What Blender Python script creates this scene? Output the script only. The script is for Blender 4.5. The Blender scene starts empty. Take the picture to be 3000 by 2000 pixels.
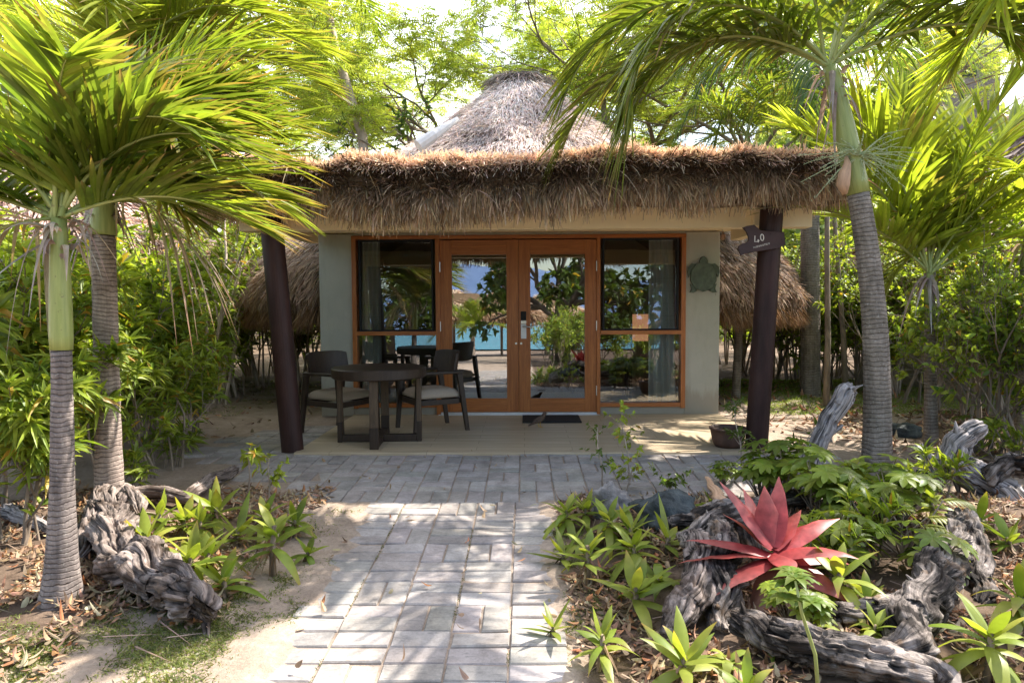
import bpy, math, random
import numpy as np
from mathutils import Vector, Matrix, Euler, noise

R = math.radians
SC = bpy.context.scene
COL = SC.collection
rng = np.random.default_rng(7)
random.seed(7)

# ---------------------------------------------------------------- camera
EYE = Vector((0.0, 0.0, 1.35))
cam_d = bpy.data.cameras.new('camera')
cam = bpy.data.objects.new('camera', cam_d)
COL.objects.link(cam)
SC.camera = cam
cam_d.lens = 24.0
cam_d.sensor_width = 36.0
cam_d.clip_start = 0.05
cam_d.clip_end = 4000
CM = Matrix.Rotation(R(1.0), 4, 'Z') @ Matrix.Rotation(R(90 - 2.86), 4, 'X') @ Matrix.Rotation(R(-0.3), 4, 'Z')
cam.matrix_world = Matrix.Translation(EYE) @ CM

# ---------------------------------------------------------------- sun, sky, exposure
SUN = Vector((0.745, 0.37, 1.0)).normalized()          # direction towards the sun
sun_el = math.asin(SUN.z)
sun_az = math.atan2(SUN.x, SUN.y)
sl = bpy.data.lights.new('sun', 'SUN')
sl.energy = 5.0
sl.angle = R(0.5)
sl.color = (1.0, 0.95, 0.86)
so = bpy.data.objects.new('sun', sl)
so.rotation_euler = (-SUN).to_track_quat('-Z', 'Y').to_euler()
so.location = SUN * 40
COL.objects.link(so)

W = bpy.data.worlds.new("World")
SC.world = W
W.use_nodes = True
nt = W.node_tree
nt.nodes.clear()
def N(nt, typ, **kw):
    n = nt.nodes.new(typ)
    for k, v in kw.items():
        setattr(n, k, v)
    return n
wo = N(nt, 'ShaderNodeOutputWorld')
bg = N(nt, 'ShaderNodeBackground')
sky = N(nt, 'ShaderNodeTexSky', sky_type='NISHITA')
sky.sun_disc = False
sky.sun_elevation = sun_el
sky.sun_rotation = sun_az
sky.air_density = 1.2
sky.dust_density = 2.0
bg.inputs['Strength'].default_value = 0.15
tc = N(nt, 'ShaderNodeTexCoord')
mp = N(nt, 'ShaderNodeMapping')
mp.inputs['Scale'].default_value = (1.6, 1.6, 4.0)
mp.inputs['Location'].default_value = (0.4, 0.2, 0.0)
cn = N(nt, 'ShaderNodeTexNoise')
cn.inputs['Scale'].default_value = 1.5
cn.inputs['Detail'].default_value = 8
cr = N(nt, 'ShaderNodeValToRGB')
cr.color_ramp.elements[0].position = 0.36
cr.color_ramp.elements[1].position = 0.60
cmx = N(nt, 'ShaderNodeMix', data_type='RGBA')
cmx.inputs['B'].default_value = (7.6, 7.8, 8.4, 1)
nt.links.new(tc.outputs['Generated'], mp.inputs['Vector'])
nt.links.new(mp.outputs[0], cn.inputs['Vector'])
sx_ = N(nt, 'ShaderNodeSeparateXYZ'); nt.links.new(tc.outputs['Generated'], sx_.inputs[0])
mr_ = N(nt, 'ShaderNodeMapRange'); mr_.inputs[1].default_value = -0.6; mr_.inputs[2].default_value = 0.3; mr_.inputs[3].default_value = -0.22; mr_.inputs[4].default_value = 0.06
nt.links.new(sx_.outputs[1], mr_.inputs[0])
ad_ = N(nt, 'ShaderNodeMath', operation='ADD'); nt.links.new(cn.outputs[0], ad_.inputs[0]); nt.links.new(mr_.outputs[0], ad_.inputs[1])
nt.links.new(ad_.outputs[0], cr.inputs[0])
nt.links.new(cr.outputs[0], cmx.inputs['Factor'])
nt.links.new(sky.outputs[0], cmx.inputs['A'])
nt.links.new(cmx.outputs['Result'], bg.inputs['Color'])
nt.links.new(bg.outputs[0], wo.inputs['Surface'])

SC.view_settings.view_transform = 'Standard'
SC.view_settings.look = 'None'
SC.view_settings.gamma = 1.0
SC.view_settings.exposure = 1.48
SC.render.engine = 'CYCLES'
SC.cycles.use_denoising = True
SC.cycles.max_bounces = 7
SC.cycles.diffuse_bounces = 4
SC.cycles.glossy_bounces = 3
SC.cycles.transmission_bounces = 4
SC.cycles.transparent_max_bounces = 8
SC.cycles.sample_clamp_indirect = 6.0
SC.cycles.caustics_reflective = False
SC.cycles.caustics_refractive = False

# ---------------------------------------------------------------- where a point of the place lies
CM3 = CM.to_3x3()
def ray(px, py):
    return (CM3 @ Vector(((px - 1500) / 2000.0, -(py - 1000) / 2000.0, -1.0)))
def P(px, py, Y):
    d = ray(px, py)
    return EYE + d * (Y / d.y)
def gz(x, y):
    z = -0.04 * max(0.0, 6.2 - y) if y > -3 else -0.368
    if y < -3:
        z -= min(2.2, (-3 - y) * 0.05)
    if y > 2.0 and y < 9:
        k = min(1.0, (y - 2.0) / 1.0)
        e = 0.0
        if x > 0.30 and y < 4.95:
            e = 0.09 * min(1, (x - 0.30) / 0.5) * min(1, (4.95 - y) / 0.45)
        if x < -1.35 and y < 4.6:
            e = 0.06 * min(1, (-1.35 - x) / 0.6) * min(1, (4.6 - y) / 0.8)
        z += e * k
    if abs(x) > 2.6 or y > 9 or (y < 4.85 and (x < -1.3 or x > 0.4)):
        z += 0.035 * noise.noise(Vector((x * 1.1, y * 1.1, 3.0)))
    return z
def G(px, py):
    d = ray(px, py)
    t = 1.35 / -d.z if d.z < 0 else 30
    for _ in range(12):
        p = EYE + d * t
        g = gz(p.x, p.y)
        t = (EYE.z - g) / -d.z
    p = EYE + d * t
    return Vector((p.x, p.y, gz(p.x, p.y)))

# ---------------------------------------------------------------- mesh builder
class MB:
    def __init__(s):
        s.V = []; s.Q = []; s.T = []; s.C = []; s.S = []; s.n = 0
    def add(s, v, q=None, t=None, c=(1, 1, 1), st=None):
        v = np.asarray(v, dtype=np.float32).reshape(-1, 3)
        s.V.append(v)
        c = np.asarray(c, dtype=np.float32)
        if c.ndim == 1:
            c = np.tile(c[:3], (len(v), 1))
        s.C.append(c[:, :3])
        s.S.append(v if st is None else np.asarray(st, dtype=np.float32).reshape(-1, 3))
        if q is not None and len(q):
            s.Q.append(np.asarray(q, dtype=np.int32).reshape(-1, 4) + s.n)
        if t is not None and len(t):
            s.T.append(np.asarray(t, dtype=np.int32).reshape(-1, 3) + s.n)
        s.n += len(v)
        return s
    def box(s, x0, x1, y0, y1, z0, z1, c=(1, 1, 1), M=None):
        v = np.array([[x0, y0, z0], [x1, y0, z0], [x1, y1, z0], [x0, y1, z0],
                      [x0, y0, z1], [x1, y0, z1], [x1, y1, z1], [x0, y1, z1]], dtype=np.float32)
        if M is not None:
            v = np.array([M @ Vector(p) for p in v])
        return s.add(v, [[0, 3, 2, 1], [4, 5, 6, 7], [0, 1, 5, 4], [1, 2, 6, 5], [2, 3, 7, 6], [3, 0, 4, 7]], c=c)
    def prism(s, pts, y0, y1, c=(1, 1, 1)):
        # pts: outline in x, z (convex or nearly so); fan caps by ngon triangulation
        n = len(pts)
        v = [(x, y0, z) for x, z in pts] + [(x, y1, z) for x, z in pts]
        from mathutils.geometry import tessellate_polygon
        tr = tessellate_polygon([[Vector((x, z, 0)) for x, z in pts]])
        t = [list(a) for a in tr] + [[a[2] + n, a[1] + n, a[0] + n] for a in tr]
        q = [[i, (i + 1) % n, (i + 1) % n + n, i + n] for i in range(n)]
        return s.add(v, q, t, c)
    def tube(s, pts, rad, k=10, c=(1, 1, 1), disp=None, cap=True, c1=None):
        pts = np.asarray([tuple(p) for p in pts], dtype=float)
        m = len(pts)
        rad = np.broadcast_to(np.asarray(rad, dtype=float), (m,)).copy()
        tan = np.gradient(pts, axis=0)
        tan /= np.linalg.norm(tan, axis=1)[:, None] + 1e-9
        a = np.array([1.0, 0, 0]) if abs(tan[0][0]) < 0.8 else np.array([0, 1.0, 0])
        u = np.cross(tan[0], a); u /= np.linalg.norm(u)
        ang = np.arange(k) * 2 * np.pi / k
        V = []; ST = []; C = []
        L = 0.0
        ca = np.asarray(c, float); cb = ca if c1 is None else np.asarray(c1, float)
        for i in range(m):
            u = u - tan[i] * np.dot(u, tan[i]); u /= np.linalg.norm(u) + 1e-9
            w = np.cross(tan[i], u)
            if i: L += np.linalg.norm(pts[i] - pts[i - 1])
            for j, g in enumerate(ang):
                r = rad[i]
                d = u * math.cos(g) + w * math.sin(g)
                if disp is not None:
                    r = r * disp(pts[i], L, g, i / (m - 1), d)
                V.append(pts[i] + d * r)
                ST.append((L, math.cos(g) * rad[i], math.sin(g) * rad[i]))
                C.append(ca + (cb - ca) * i / max(1, m - 1))
        Q = []
        for i in range(m - 1):
            for j in range(k):
                a0 = i * k + j; a1 = i * k + (j + 1) % k
                Q.append([a0, a1, a1 + k, a0 + k])
        T = []
        if cap:
            V.append(pts[0]); ST.append((0, 0, 0)); C.append(ca)
            V.append(pts[-1]); ST.append((L, 0, 0)); C.append(cb)
            c0 = m * k; c1_ = c0 + 1
            for j in range(k):
                T.append([c0, (j + 1) % k, j])
                T.append([c1_, (m - 1) * k + j, (m - 1) * k + (j + 1) % k])
        return s.add(V, Q, T, np.array(C), ST)
    def strips(s, P0, D, S, L, Wd, droop=0.0, nseg=3, cA=(1, 1, 1), cB=None, cpow=1.0, prof='lance', fold=0.0, curl=0.0):
        P0 = np.asarray(P0, float); D = np.asarray(D, float); S = np.asarray(S, float)
        n = len(P0)
        if n == 0: return s
        D = D / (np.linalg.norm(D, axis=1)[:, None] + 1e-9)
        S = S - D * np.sum(S * D, axis=1)[:, None]
        S = S / (np.linalg.norm(S, axis=1)[:, None] + 1e-9)
        Nn = np.cross(S, D)
        L = np.broadcast_to(np.asarray(L, float), (n,)); Wd = np.broadcast_to(np.asarray(Wd, float), (n,))
        droop = np.broadcast_to(np.asarray(droop, float), (n,))
        curl = np.broadcast_to(np.asarray(curl, float), (n,))
        cA = np.asarray(cA, float)
        if cA.ndim == 1: cA = np.tile(cA, (n, 1))
        cB = cA if cB is None else np.asarray(cB, float)
        if cB.ndim == 1: cB = np.tile(cB, (n, 1))
        per = 3 if fold else 2
        V = np.zeros((n, nseg + 1, per, 3)); C = np.zeros((n, nseg + 1, per, 3)); ST = np.zeros((n, nseg + 1, per, 3))
        for i in range(nseg + 1):
            t = i / nseg
            if prof == 'lance': w = max(0.04, math.sin(math.pi * min(1, 0.08 + 0.92 * t) ** 0.75))
            elif prof == 'obo': w = max(0.12, math.sin(math.pi * min(.93, 0.05 + 0.9 * t ** 1.5)))
            elif prof == 'grass': w = 1.0 - 0.95 * t ** 1.5
            elif prof == 'palm': w = [0.55 + 1.8 * t, 1.0][t > 0.25] * (1.0 if t < 0.45 else max(0.04, 1 - ((t - 0.45) / 0.55) ** 1.6))
            else: w = 1.0 if 0 < i < nseg else 0.6
            c = P0 + D * (L * t)[:, None] + Nn * (curl * L * t * t)[:, None]
            c[:, 2] -= droop * L * t * t
            h = S * (Wd * 0.5 * w)[:, None]
            if per == 2:
                V[:, i, 0] = c - h; V[:, i, 1] = c + h
            else:
                up = Nn * (Wd * 0.5 * w * fold)[:, None]
                V[:, i, 0] = c - h + up; V[:, i, 1] = c; V[:, i, 2] = c + h + up
            C[:, i] = (cA + (cB - cA) * (t ** cpow))[:, None, :]
            ST[:, i, :, 0] = (L * t)[:, None]
        base = (np.arange(n) * (nseg + 1) * per)[:, None]
        Q = []
        for i in range(nseg):
            for j in range(per - 1):
                o = i * per + j
                Q.append(base + np.array([[o, o + 1, o + 1 + per, o + per]]))
        Q = np.concatenate(Q)
        return s.add(V.reshape(-1, 3), Q, None, C.reshape(-1, 3), ST.reshape(-1, 3))
    def build(s, name, mat, parent=None, smooth=False, loc=None):
        me = bpy.data.meshes.new(name)
        V = np.concatenate(s.V).astype(np.float32)
        Q = np.concatenate(s.Q) if s.Q else np.zeros((0, 4), np.int32)
        T = np.concatenate(s.T) if s.T else np.zeros((0, 3), np.int32)
        if loc is not None:
            V = V - np.array(loc, dtype=np.float32)
        me.vertices.add(len(V)); me.vertices.foreach_set('co', V.ravel())
        loops = np.concatenate([Q.ravel(), T.ravel()]).astype(np.int32)
        starts = np.concatenate([np.arange(len(Q)) * 4, len(Q) * 4 + np.arange(len(T)) * 3]).astype(np.int32)
        me.loops.add(len(loops)); me.loops.foreach_set('vertex_index', loops)
        me.polygons.add(len(starts)); me.polygons.foreach_set('loop_start', starts)
        me.update(calc_edges=True)
        a = me.color_attributes.new('Col', 'FLOAT_COLOR', 'POINT')
        C = np.concatenate(s.C)
        a.data.foreach_set('color', np.concatenate([C, np.ones((len(C), 1), np.float32)], axis=1).astype(np.float32).ravel())
        b = me.attributes.new('st', 'FLOAT_VECTOR', 'POINT')
        b.data.foreach_set('vector', np.concatenate(s.S).astype(np.float32).ravel())
        me.polygons.foreach_set('use_smooth', np.full(len(starts), bool(smooth)))
        me.materials.append(mat)
        o = bpy.data.objects.new(name, me)
        COL.objects.link(o)
        if loc is not None: o.location = loc
        if parent is not None: o.parent = parent
        return o

def tag(o, label=None, cat=None, group=None, kind=None):
    if label: o['label'] = label
    if cat: o['category'] = cat
    if group: o['group'] = group
    if kind: o['kind'] = kind
    return o
def empty(name, loc=(0, 0, 0), rz=0.0, **kw):
    o = bpy.data.objects.new(name, None)
    COL.objects.link(o)
    o.location = loc; o.rotation_euler = (0, 0, rz)
    o.empty_display_size = 0.1
    return tag(o, **kw)
def copy_tree(o, parent=None):
    c = o.copy(); COL.objects.link(c)
    c.parent = parent
    for ch in list(KIDS.get(o.name, [])):
        k = copy_tree(ch, c)
    KIDS[c.name] = [x for x in c.children]
    return c
KIDS = {}
def remember(o):
    KIDS[o.name] = list(o.children)
    for c in o.children: remember(c)
def bevel(o, w=0.006, seg=2):
    m = o.modifiers.new('bevel', 'BEVEL'); m.width = w; m.segments = seg; m.limit_method = 'ANGLE'
    return o

# ---------------------------------------------------------------- materials
def newmat(name):
    m = bpy.data.materials.new(name); m.use_nodes = True
    t = m.node_tree; t.nodes.clear()
    out = N(t, 'ShaderNodeOutputMaterial')
    return m, t, out
def link(t, a, b): t.links.new(a, b)
def mixc(t, a, b, f, blend='MIX'):
    n = N(t, 'ShaderNodeMix', data_type='RGBA', blend_type=blend)
    for s_, v in (('Factor', f), ('A', a), ('B', b)):
        if isinstance(v, bpy.types.NodeSocket): t.links.new(v, n.inputs[s_])
        elif isinstance(v, (int, float)): n.inputs[s_].default_value = v
        else: n.inputs[s_].default_value = (*v, 1)
    return n.outputs['Result']
def ramp(t, src, stops):
    n = N(t, 'ShaderNodeValToRGB')
    e = n.color_ramp.elements
    e[0].position = stops[0][0]; e[1].position = stops[-1][0]
    for p, c in stops[1:-1]: e.new(p)
    for i, (p, c) in enumerate(stops):
        e[i].color = (*c, 1) if not isinstance(c, (int, float)) else (c, c, c, 1)
    t.links.new(src, n.inputs[0])
    return n.outputs[0]
def noisetex(t, vec, scale, detail=6, rough=0.6, dist=0.0, st=None):
    n = N(t, 'ShaderNodeTexNoise')
    n.inputs['Scale'].default_value = scale; n.inputs['Detail'].default_value = detail
    n.inputs['Roughness'].default_value = rough; n.inputs['Distortion'].default_value = dist
    if st is not None:
        m = N(t, 'ShaderNodeMapping'); m.inputs['Scale'].default_value = st
        t.links.new(vec, m.inputs['Vector']); vec = m.outputs[0]
    t.links.new(vec, n.inputs['Vector'])
    return n.outputs[0]
def coords(t, kind='Object'):
    if kind == 'st':
        a = N(t, 'ShaderNodeAttribute'); a.attribute_name = 'st'; return a.outputs['Vector']
    return N(t, 'ShaderNodeTexCoord').outputs[kind]
def colattr(t):
    a = N(t, 'ShaderNodeAttribute'); a.attribute_name = 'Col'; return a.outputs['Color']
def bumped(t, h, strength, dist=0.02):
    b = N(t, 'ShaderNodeBump'); b.inputs['Strength'].default_value = strength; b.inputs['Distance'].default_value = dist
    t.links.new(h, b.inputs['Height']); return b.outputs[0]
def principled(t, out, col, rough=0.6, nrm=None, spec=0.4, metal=0.0):
    p = N(t, 'ShaderNodeBsdfPrincipled')
    if isinstance(col, bpy.types.NodeSocket): t.links.new(col, p.inputs['Base Color'])
    else: p.inputs['Base Color'].default_value = (*col, 1)
    if isinstance(rough, bpy.types.NodeSocket): t.links.new(rough, p.inputs['Roughness'])
    else: p.inputs['Roughness'].default_value = rough
    p.inputs['Specular IOR Level'].default_value = spec
    p.inputs['Metallic'].default_value = metal
    if nrm is not None: t.links.new(nrm, p.inputs['Normal'])
    if out is not None: t.links.new(p.outputs[0], out.inputs['Surface'])
    return p
def simple(name, col, rough=0.6, var=0.12, scale=6, bump=0.15, st=None, kind='Object', spec=0.4, metal=0.0, dark=None, bdist=0.01):
    m, t, out = newmat(name)
    v = coords(t, kind)
    n = noisetex(t, v, scale, 8, 0.65, 0.3, st)
    lo = tuple(max(0, c * (1 - 2 * var)) for c in col) if dark is None else dark
    hi = tuple(min(1, c * (1 + var)) for c in col)
    c = ramp(t, n, [(0.3, lo), (0.7, hi)])
    principled(t, out, c, rough, bumped(t, n, bump, bdist), spec, metal)
    return m
def leafmat(name, trans=0.45, rough=0.42, spec=0.35, tint=(1.4, 1.42, 0.6), jitter=0.25):
    m, t, out = newmat(name)
    c = colattr(t)
    n = noisetex(t, coords(t), 9, 3, 0.6)
    k = ramp(t, n, [(0.3, 1 - jitter), (0.7, 1 + jitter)])
    c = mixc(t, c, k, 1.0, 'MULTIPLY')
    p = principled(t, None, c, rough, None, spec)
    tr = N(t, 'ShaderNodeBsdfTranslucent')
    tcx = mixc(t, c, tint, 1.0, 'MULTIPLY')
    link(t, tcx, tr.inputs['Color'])
    mx = N(t, 'ShaderNodeMixShader'); mx.inputs[0].default_value = trans
    link(t, p.outputs[0], mx.inputs[1]); link(t, tr.outputs[0], mx.inputs[2])
    link(t, mx.outputs[0], out.inputs['Surface'])
    return m

M = {}
M['leaf'] = leafmat('leaf_green', 0.45)
M['palmleaf'] = leafmat('palm_leaf', 0.5, 0.38, 0.45)
M['redleaf'] = leafmat('red_leaf', 0.25, 0.42, 0.4, (1.2, 0.8, 0.8), 0.3)
def redstreak():
    m = M['redleaf']; t = m.node_tree
    p = [n for n in t.nodes if n.type == 'BSDF_PRINCIPLED'][0]
    src = p.inputs['Base Color'].links[0].from_socket
    n = noisetex(t, coords(t), 26, 5, 0.6)
    sp = noisetex(t, coords(t), 6, 5, 0.6)
    c = mixc(t, src, ramp(t, n, [(.35, .65), (.7, 1.2)]), 1.0, 'MULTIPLY')
    c = mixc(t, c, (0.45, 0.20, 0.16), ramp(t, sp, [(.58, 0), (.72, .6)]))
    t.links.new(c, p.inputs['Base Color'])
redstreak()
M['straw'] = leafmat('thatch_straw', 0.28, 0.75, 0.15, (1.2, 1.0, 0.8), 0.3)
M['litter'] = leafmat('dry_leaf', 0.15, 0.65, 0.2, (1.2, 1.0, 0.7), 0.3)

def mk_thatch():
    m, t, out = newmat('thatch_base')
    n = noisetex(t, coords(t), 30, 8, 0.7, 0.4, (1, 1, 0.25))
    c = ramp(t, n, [(0.3, (0.05, 0.03, 0.018)), (0.7, (0.22, 0.15, 0.09))])
    principled(t, out, c, 0.9, bumped(t, n, 0.8, 0.05), 0.1)
    return m
M['thatch'] = mk_thatch()

def mk_palmtrunk(name, lo, hi, ringf=28.0, lich=0.3):
    m, t, out = newmat(name)
    st = coords(t, 'st')
    sep = N(t, 'ShaderNodeSeparateXYZ'); link(t, st, sep.inputs[0])
    wob = noisetex(t, st, 3.5, 5)
    a = N(t, 'ShaderNodeMath', operation='MULTIPLY_ADD'); link(t, wob, a.inputs[0]); a.inputs[1].default_value = 0.10; link(t, sep.outputs[0], a.inputs[2])
    b = N(t, 'ShaderNodeMath', operation='MULTIPLY'); link(t, a.outputs[0], b.inputs[0]); b.inputs[1].default_value = ringf
    f = N(t, 'ShaderNodeMath', operation='FRACT'); link(t, b.outputs[0], f.inputs[0])
    ring = ramp(t, f.outputs[0], [(0.0, 0.0), (0.14, 0.9), (0.8, 1.0), (1.0, 0.25)])
    n1 = noisetex(t, st, 40, 8, 0.7, 0.5, (1.0, 1.0, 1.0))
    n2 = noisetex(t, st, 7, 5, 0.6)
    base = ramp(t, n2, [(0.3, lo), (0.72, hi)])
    base = mixc(t, base, ramp(t, n1, [(0.3, 0.55), (0.7, 1.15)]), 0.8, 'MULTIPLY')
    sp = ramp(t, noisetex(t, st, 60, 2, 0.5), [(0.62, 0.0), (0.7, lich)])
    base = mixc(t, base, (0.55, 0.52, 0.46), sp)
    c = mixc(t, base, mixc(t, base, (0.45, 0.42, 0.40), 1.0, 'MULTIPLY'), mixc(t, (1, 1, 1), ring, 1.0, 'SUBTRACT'))
    stn = ramp(t, noisetex(t, st, 2.2, 6, 0.7, 0.5, (0.6, 5, 5)), [(0.4, 0.6), (0.6, 1.1)])
    c = mixc(t, c, stn, 0.8, 'MULTIPLY')
    h = mixc(t, ring, n1, 0.3)
    principled(t, out, c, 0.85, bumped(t, h, 0.8, 0.012), 0.2)
    return m
M['trunk_dark'] = mk_palmtrunk('palm_trunk_dark', (0.17, 0.14, 0.13), (0.34, 0.28, 0.25), 40)
M['trunk_pale'] = mk_palmtrunk('palm_trunk_pale', (0.34, 0.26, 0.22), (0.5, 0.40, 0.34), 34, 0.1)
M['trunk_grey'] = mk_palmtrunk('palm_trunk_grey', (0.20, 0.165, 0.13), (0.36, 0.30, 0.25), 29, 0.35)
def mk_shaft():
    m, t, out = newmat('crownshaft_green')
    st = coords(t, 'st')
    n = noisetex(t, st, 6, 5, 0.6, 0.2, (0.6, 8, 8))
    c = ramp(t, n, [(0.25, (0.19, 0.23, 0.06)), (0.6, (0.32, 0.35, 0.11)), (0.85, (0.44, 0.44, 0.19))])
    sp = ramp(t, noisetex(t, st, 25, 4), [(0.66, 0.0), (0.72, 0.7)])
    c = mixc(t, c, (0.14, 0.09, 0.05), sp)
    principled(t, out, c, 0.4, bumped(t, n, 0.12, 0.01), 0.45)
    return m
M['shaft'] = mk_shaft()
M['bark'] = simple('bark_grey_brown', (0.26, 0.20, 0.15), 0.85, 0.3, 14, 0.5, (0.3, 1, 1), 'st')
M['bark_pale'] = simple('bark_pale', (0.45, 0.35, 0.27), 0.8, 0.25, 14, 0.4, (0.3, 1, 1), 'st')
M['fiber'] = simple('dead_sheath', (0.26, 0.19, 0.13), 0.9, 0.35, 30, 0.6, (0.3, 2, 2), 'st')
M['spathe'] = simple('dry_spathe', (0.5, 0.3, 0.18), 0.55, 0.2, 20, 0.2, (0.2, 1, 1), 'st')

def mk_drift(name, pale, dark, amt=0.5, rot=None):
    m, t, out = newmat(name)
    st = coords(t, 'st')
    n1 = noisetex(t, st, 12, 10, 0.7, 0.4, (0.16, 2.2, 2.2))
    n2 = noisetex(t, coords(t), 4.5, 6, 0.65, 0.6)
    n3 = noisetex(t, st, 34, 8, 0.7, 0.25, (0.07, 1.6, 1.6))
    grain = ramp(t, n3, [(0.40, 0.10), (0.5, 0.8), (0.75, 1.25)])
    c = mixc(t, dark, pale, ramp(t, n2, [(amt - 0.10, 0.0), (amt + 0.06, 1.0)]))
    c = mixc(t, c, grain, 0.95, 'MULTIPLY')
    c = mixc(t, c, ramp(t, n1, [(0.33, 0.25), (0.55, 1.1)]), 0.8, 'MULTIPLY')
    if rot:
        c = mixc(t, c, rot, ramp(t, noisetex(t, coords(t), 9, 5), [(0.56, 0.0), (0.66, 0.75)]))
    h = mixc(t, n3, n1, 0.5)
    principled(t, out, c, 0.85, bumped(t, h, 1.0, 0.03), 0.2)
    return m
M['drift'] = mk_drift('driftwood_grey', (0.40, 0.32, 0.28), (0.10, 0.07, 0.055), 0.50, (0.16, 0.11, 0.08))
M['driftdark'] = mk_drift('driftwood_dark', (0.42, 0.35, 0.31), (0.035, 0.026, 0.022), 0.53, (0.16, 0.10, 0.06))
M['driftpale'] = mk_drift('driftwood_pale', (0.50, 0.44, 0.42), (0.24, 0.20, 0.19), 0.40)
M['rock'] = simple('dark_rock', (0.075, 0.085, 0.085), 0.85, 0.4, 7, 0.8, None, 'Object', 0.3, 0, None, 0.05)
M['rocklight'] = simple('grey_rock', (0.26, 0.235, 0.22), 0.85, 0.3, 9, 0.8, None, 'Object', 0.3, 0, None, 0.05)

def mk_sand():
    m, t, out = newmat('sandy_ground')
    v = coords(t)
    n1 = noisetex(t, v, 0.9, 6, 0.6)
    n2 = noisetex(t, v, 45, 8, 0.75)
    n3 = noisetex(t, v, 5, 8, 0.7, 0.4)
    c = ramp(t, n3, [(0.3, (0.27, 0.20, 0.15)), (0.7, (0.44, 0.345, 0.27))])
    d = ramp(t, n3, [(0.3, (0.075, 0.05, 0.035)), (0.7, (0.20, 0.14, 0.10))])
    # garden soil with rotted leaves in the beds, drifting into the sand
    s = N(t, 'ShaderNodeSeparateXYZ'); link(t, v, s.inputs[0])
    def band(sock, lo, hi):
        r = N(t, 'ShaderNodeMapRange'); r.inputs[1].default_value = lo; r.inputs[2].default_value = hi
        link(t, sock, r.inputs[0]); return r.outputs[0]
    def mul(a, b):
        k = N(t, 'ShaderNodeMath', operation='MULTIPLY'); link(t, a, k.inputs[0]); link(t, b, k.inputs[1]); return k.outputs[0]
    def mx(a, b):
        k = N(t, 'ShaderNodeMath', operation='MAXIMUM'); link(t, a, k.inputs[0]); link(t, b, k.inputs[1]); return k.outputs[0]
    bedR = mul(band(s.outputs[0], 0.12, 0.35), band(s.outputs[1], 5.3, 4.8))
    bedL = mul(mul(band(s.outputs[0], -1.6, -2.1), band(s.outputs[1], 5.2, 4.7)), band(s.outputs[1], 2.2, 3.2))
    wood = mul(band(s.outputs[1], 10.5, 12.0), ramp(t, n1, [(0.3, 0.3), (0.6, 1.0)]))
    side = mul(band(s.outputs[0], 3.3, 4.6), band(s.outputs[1], 9.0, 7.0))
    mask = mx(mx(bedR, bedL), mx(wood, side))
    mm = N(t, 'ShaderNodeMath', operation='MULTIPLY_ADD'); link(t, n3, mm.inputs[0]); mm.inputs[1].default_value = 1.2
    sb = N(t, 'ShaderNodeMath', operation='SUBTRACT'); link(t, mask, sb.inputs[0]); sb.inputs[1].default_value = 0.6
    link(t, sb.outputs[0], mm.inputs[2])
    mk = ramp(t, mm.outputs[0], [(0.42, 0.0), (0.62, 1.0)])
    c = mixc(t, c, d, mk)
    c = mixc(t, c, ramp(t, n2, [(0.3, 0.65), (0.7, 1.2)]), 0.8, 'MULTIPLY')
    h = mixc(t, n3, n2, 0.4)
    principled(t, out, c, 0.95, bumped(t, h, 0.7, 0.03), 0.1)
    return m
M['sand'] = mk_sand()
def mk_paver():
    m, t, out = newmat('grey_paver')
    v = coords(t)
    n1 = noisetex(t, v, 5, 8, 0.7, 0.4)
    n2 = noisetex(t, v, 60, 8, 0.75)
    n3 = noisetex(t, v, 22, 8, 0.7, 0.6, (0.5, 2.4, 1))
    c = mixc(t, colattr(t), ramp(t, n1, [(0.3, (0.55, 0.54, 0.53)), (0.6, (1.0, 1.0, 1.0)), (0.8, (1.12, 1.1, 1.1))]), 1.0, 'MULTIPLY')
    c = mixc(t, c, (0.12, 0.11, 0.105), ramp(t, n3, [(0.54, 0.0), (0.68, 0.6)]))
    c = mixc(t, c, ramp(t, n2, [(0.3, 0.75), (0.7, 1.15)]), 0.8, 'MULTIPLY')
    h = mixc(t, n3, n2, 0.5)
    principled(t, out, c, 0.85, bumped(t, h, 0.5, 0.008), 0.2)
    return m
M['paver'] = mk_paver()
def mk_terrace():
    m, t, out = newmat('terrace_tile')
    v = coords(t)
    n1 = noisetex(t, v, 6, 7, 0.6, 0.3, (0.25, 3.5, 1))
    c = ramp(t, n1, [(0.3, (0.42, 0.31, 0.19)), (0.7, (0.55, 0.43, 0.29))])
    br = N(t, 'ShaderNodeTexBrick'); link(t, v, br.inputs['Vector'])
    br.inputs['Color1'].default_value = (1, 1, 1, 1); br.inputs['Color2'].default_value = (0.86, 0.87, 0.88, 1); br.inputs['Mortar'].default_value = (0.5, 0.47, 0.42, 1)
    br.inputs['Scale'].default_value = 1.0; br.inputs['Mortar Size'].default_value = 0.0025; br.inputs['Brick Width'].default_value = 0.9; br.inputs['Row Height'].default_value = 0.15
    c = mixc(t, c, br.outputs[0], 1.0, 'MULTIPLY')
    principled(t, out, c, 0.5, bumped(t, n1, 0.1, 0.004), 0.4)
    return m
M['terrace'] = mk_terrace()
def mk_wood(name, a, b, axis=(6, 6, 0.35), rough=0.4):
    m, t, out = newmat(name)
    v = coords(t)
    n = noisetex(t, v, 5, 8, 0.6, 1.2, axis)
    n2 = noisetex(t, v, 40, 4, 0.6, 0.2, axis)
    c = ramp(t, n, [(0.3, a), (0.7, b)])
    c = mixc(t, c, ramp(t, n2, [(0.35, 0.8), (0.7, 1.1)]), 0.7, 'MULTIPLY')
    principled(t, out, c, rough, bumped(t, n2, 0.1, 0.003), 0.45)
    return m
M['wood_v'] = mk_wood('red_timber', (0.30, 0.085, 0.02), (0.54, 0.19, 0.05))
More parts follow.
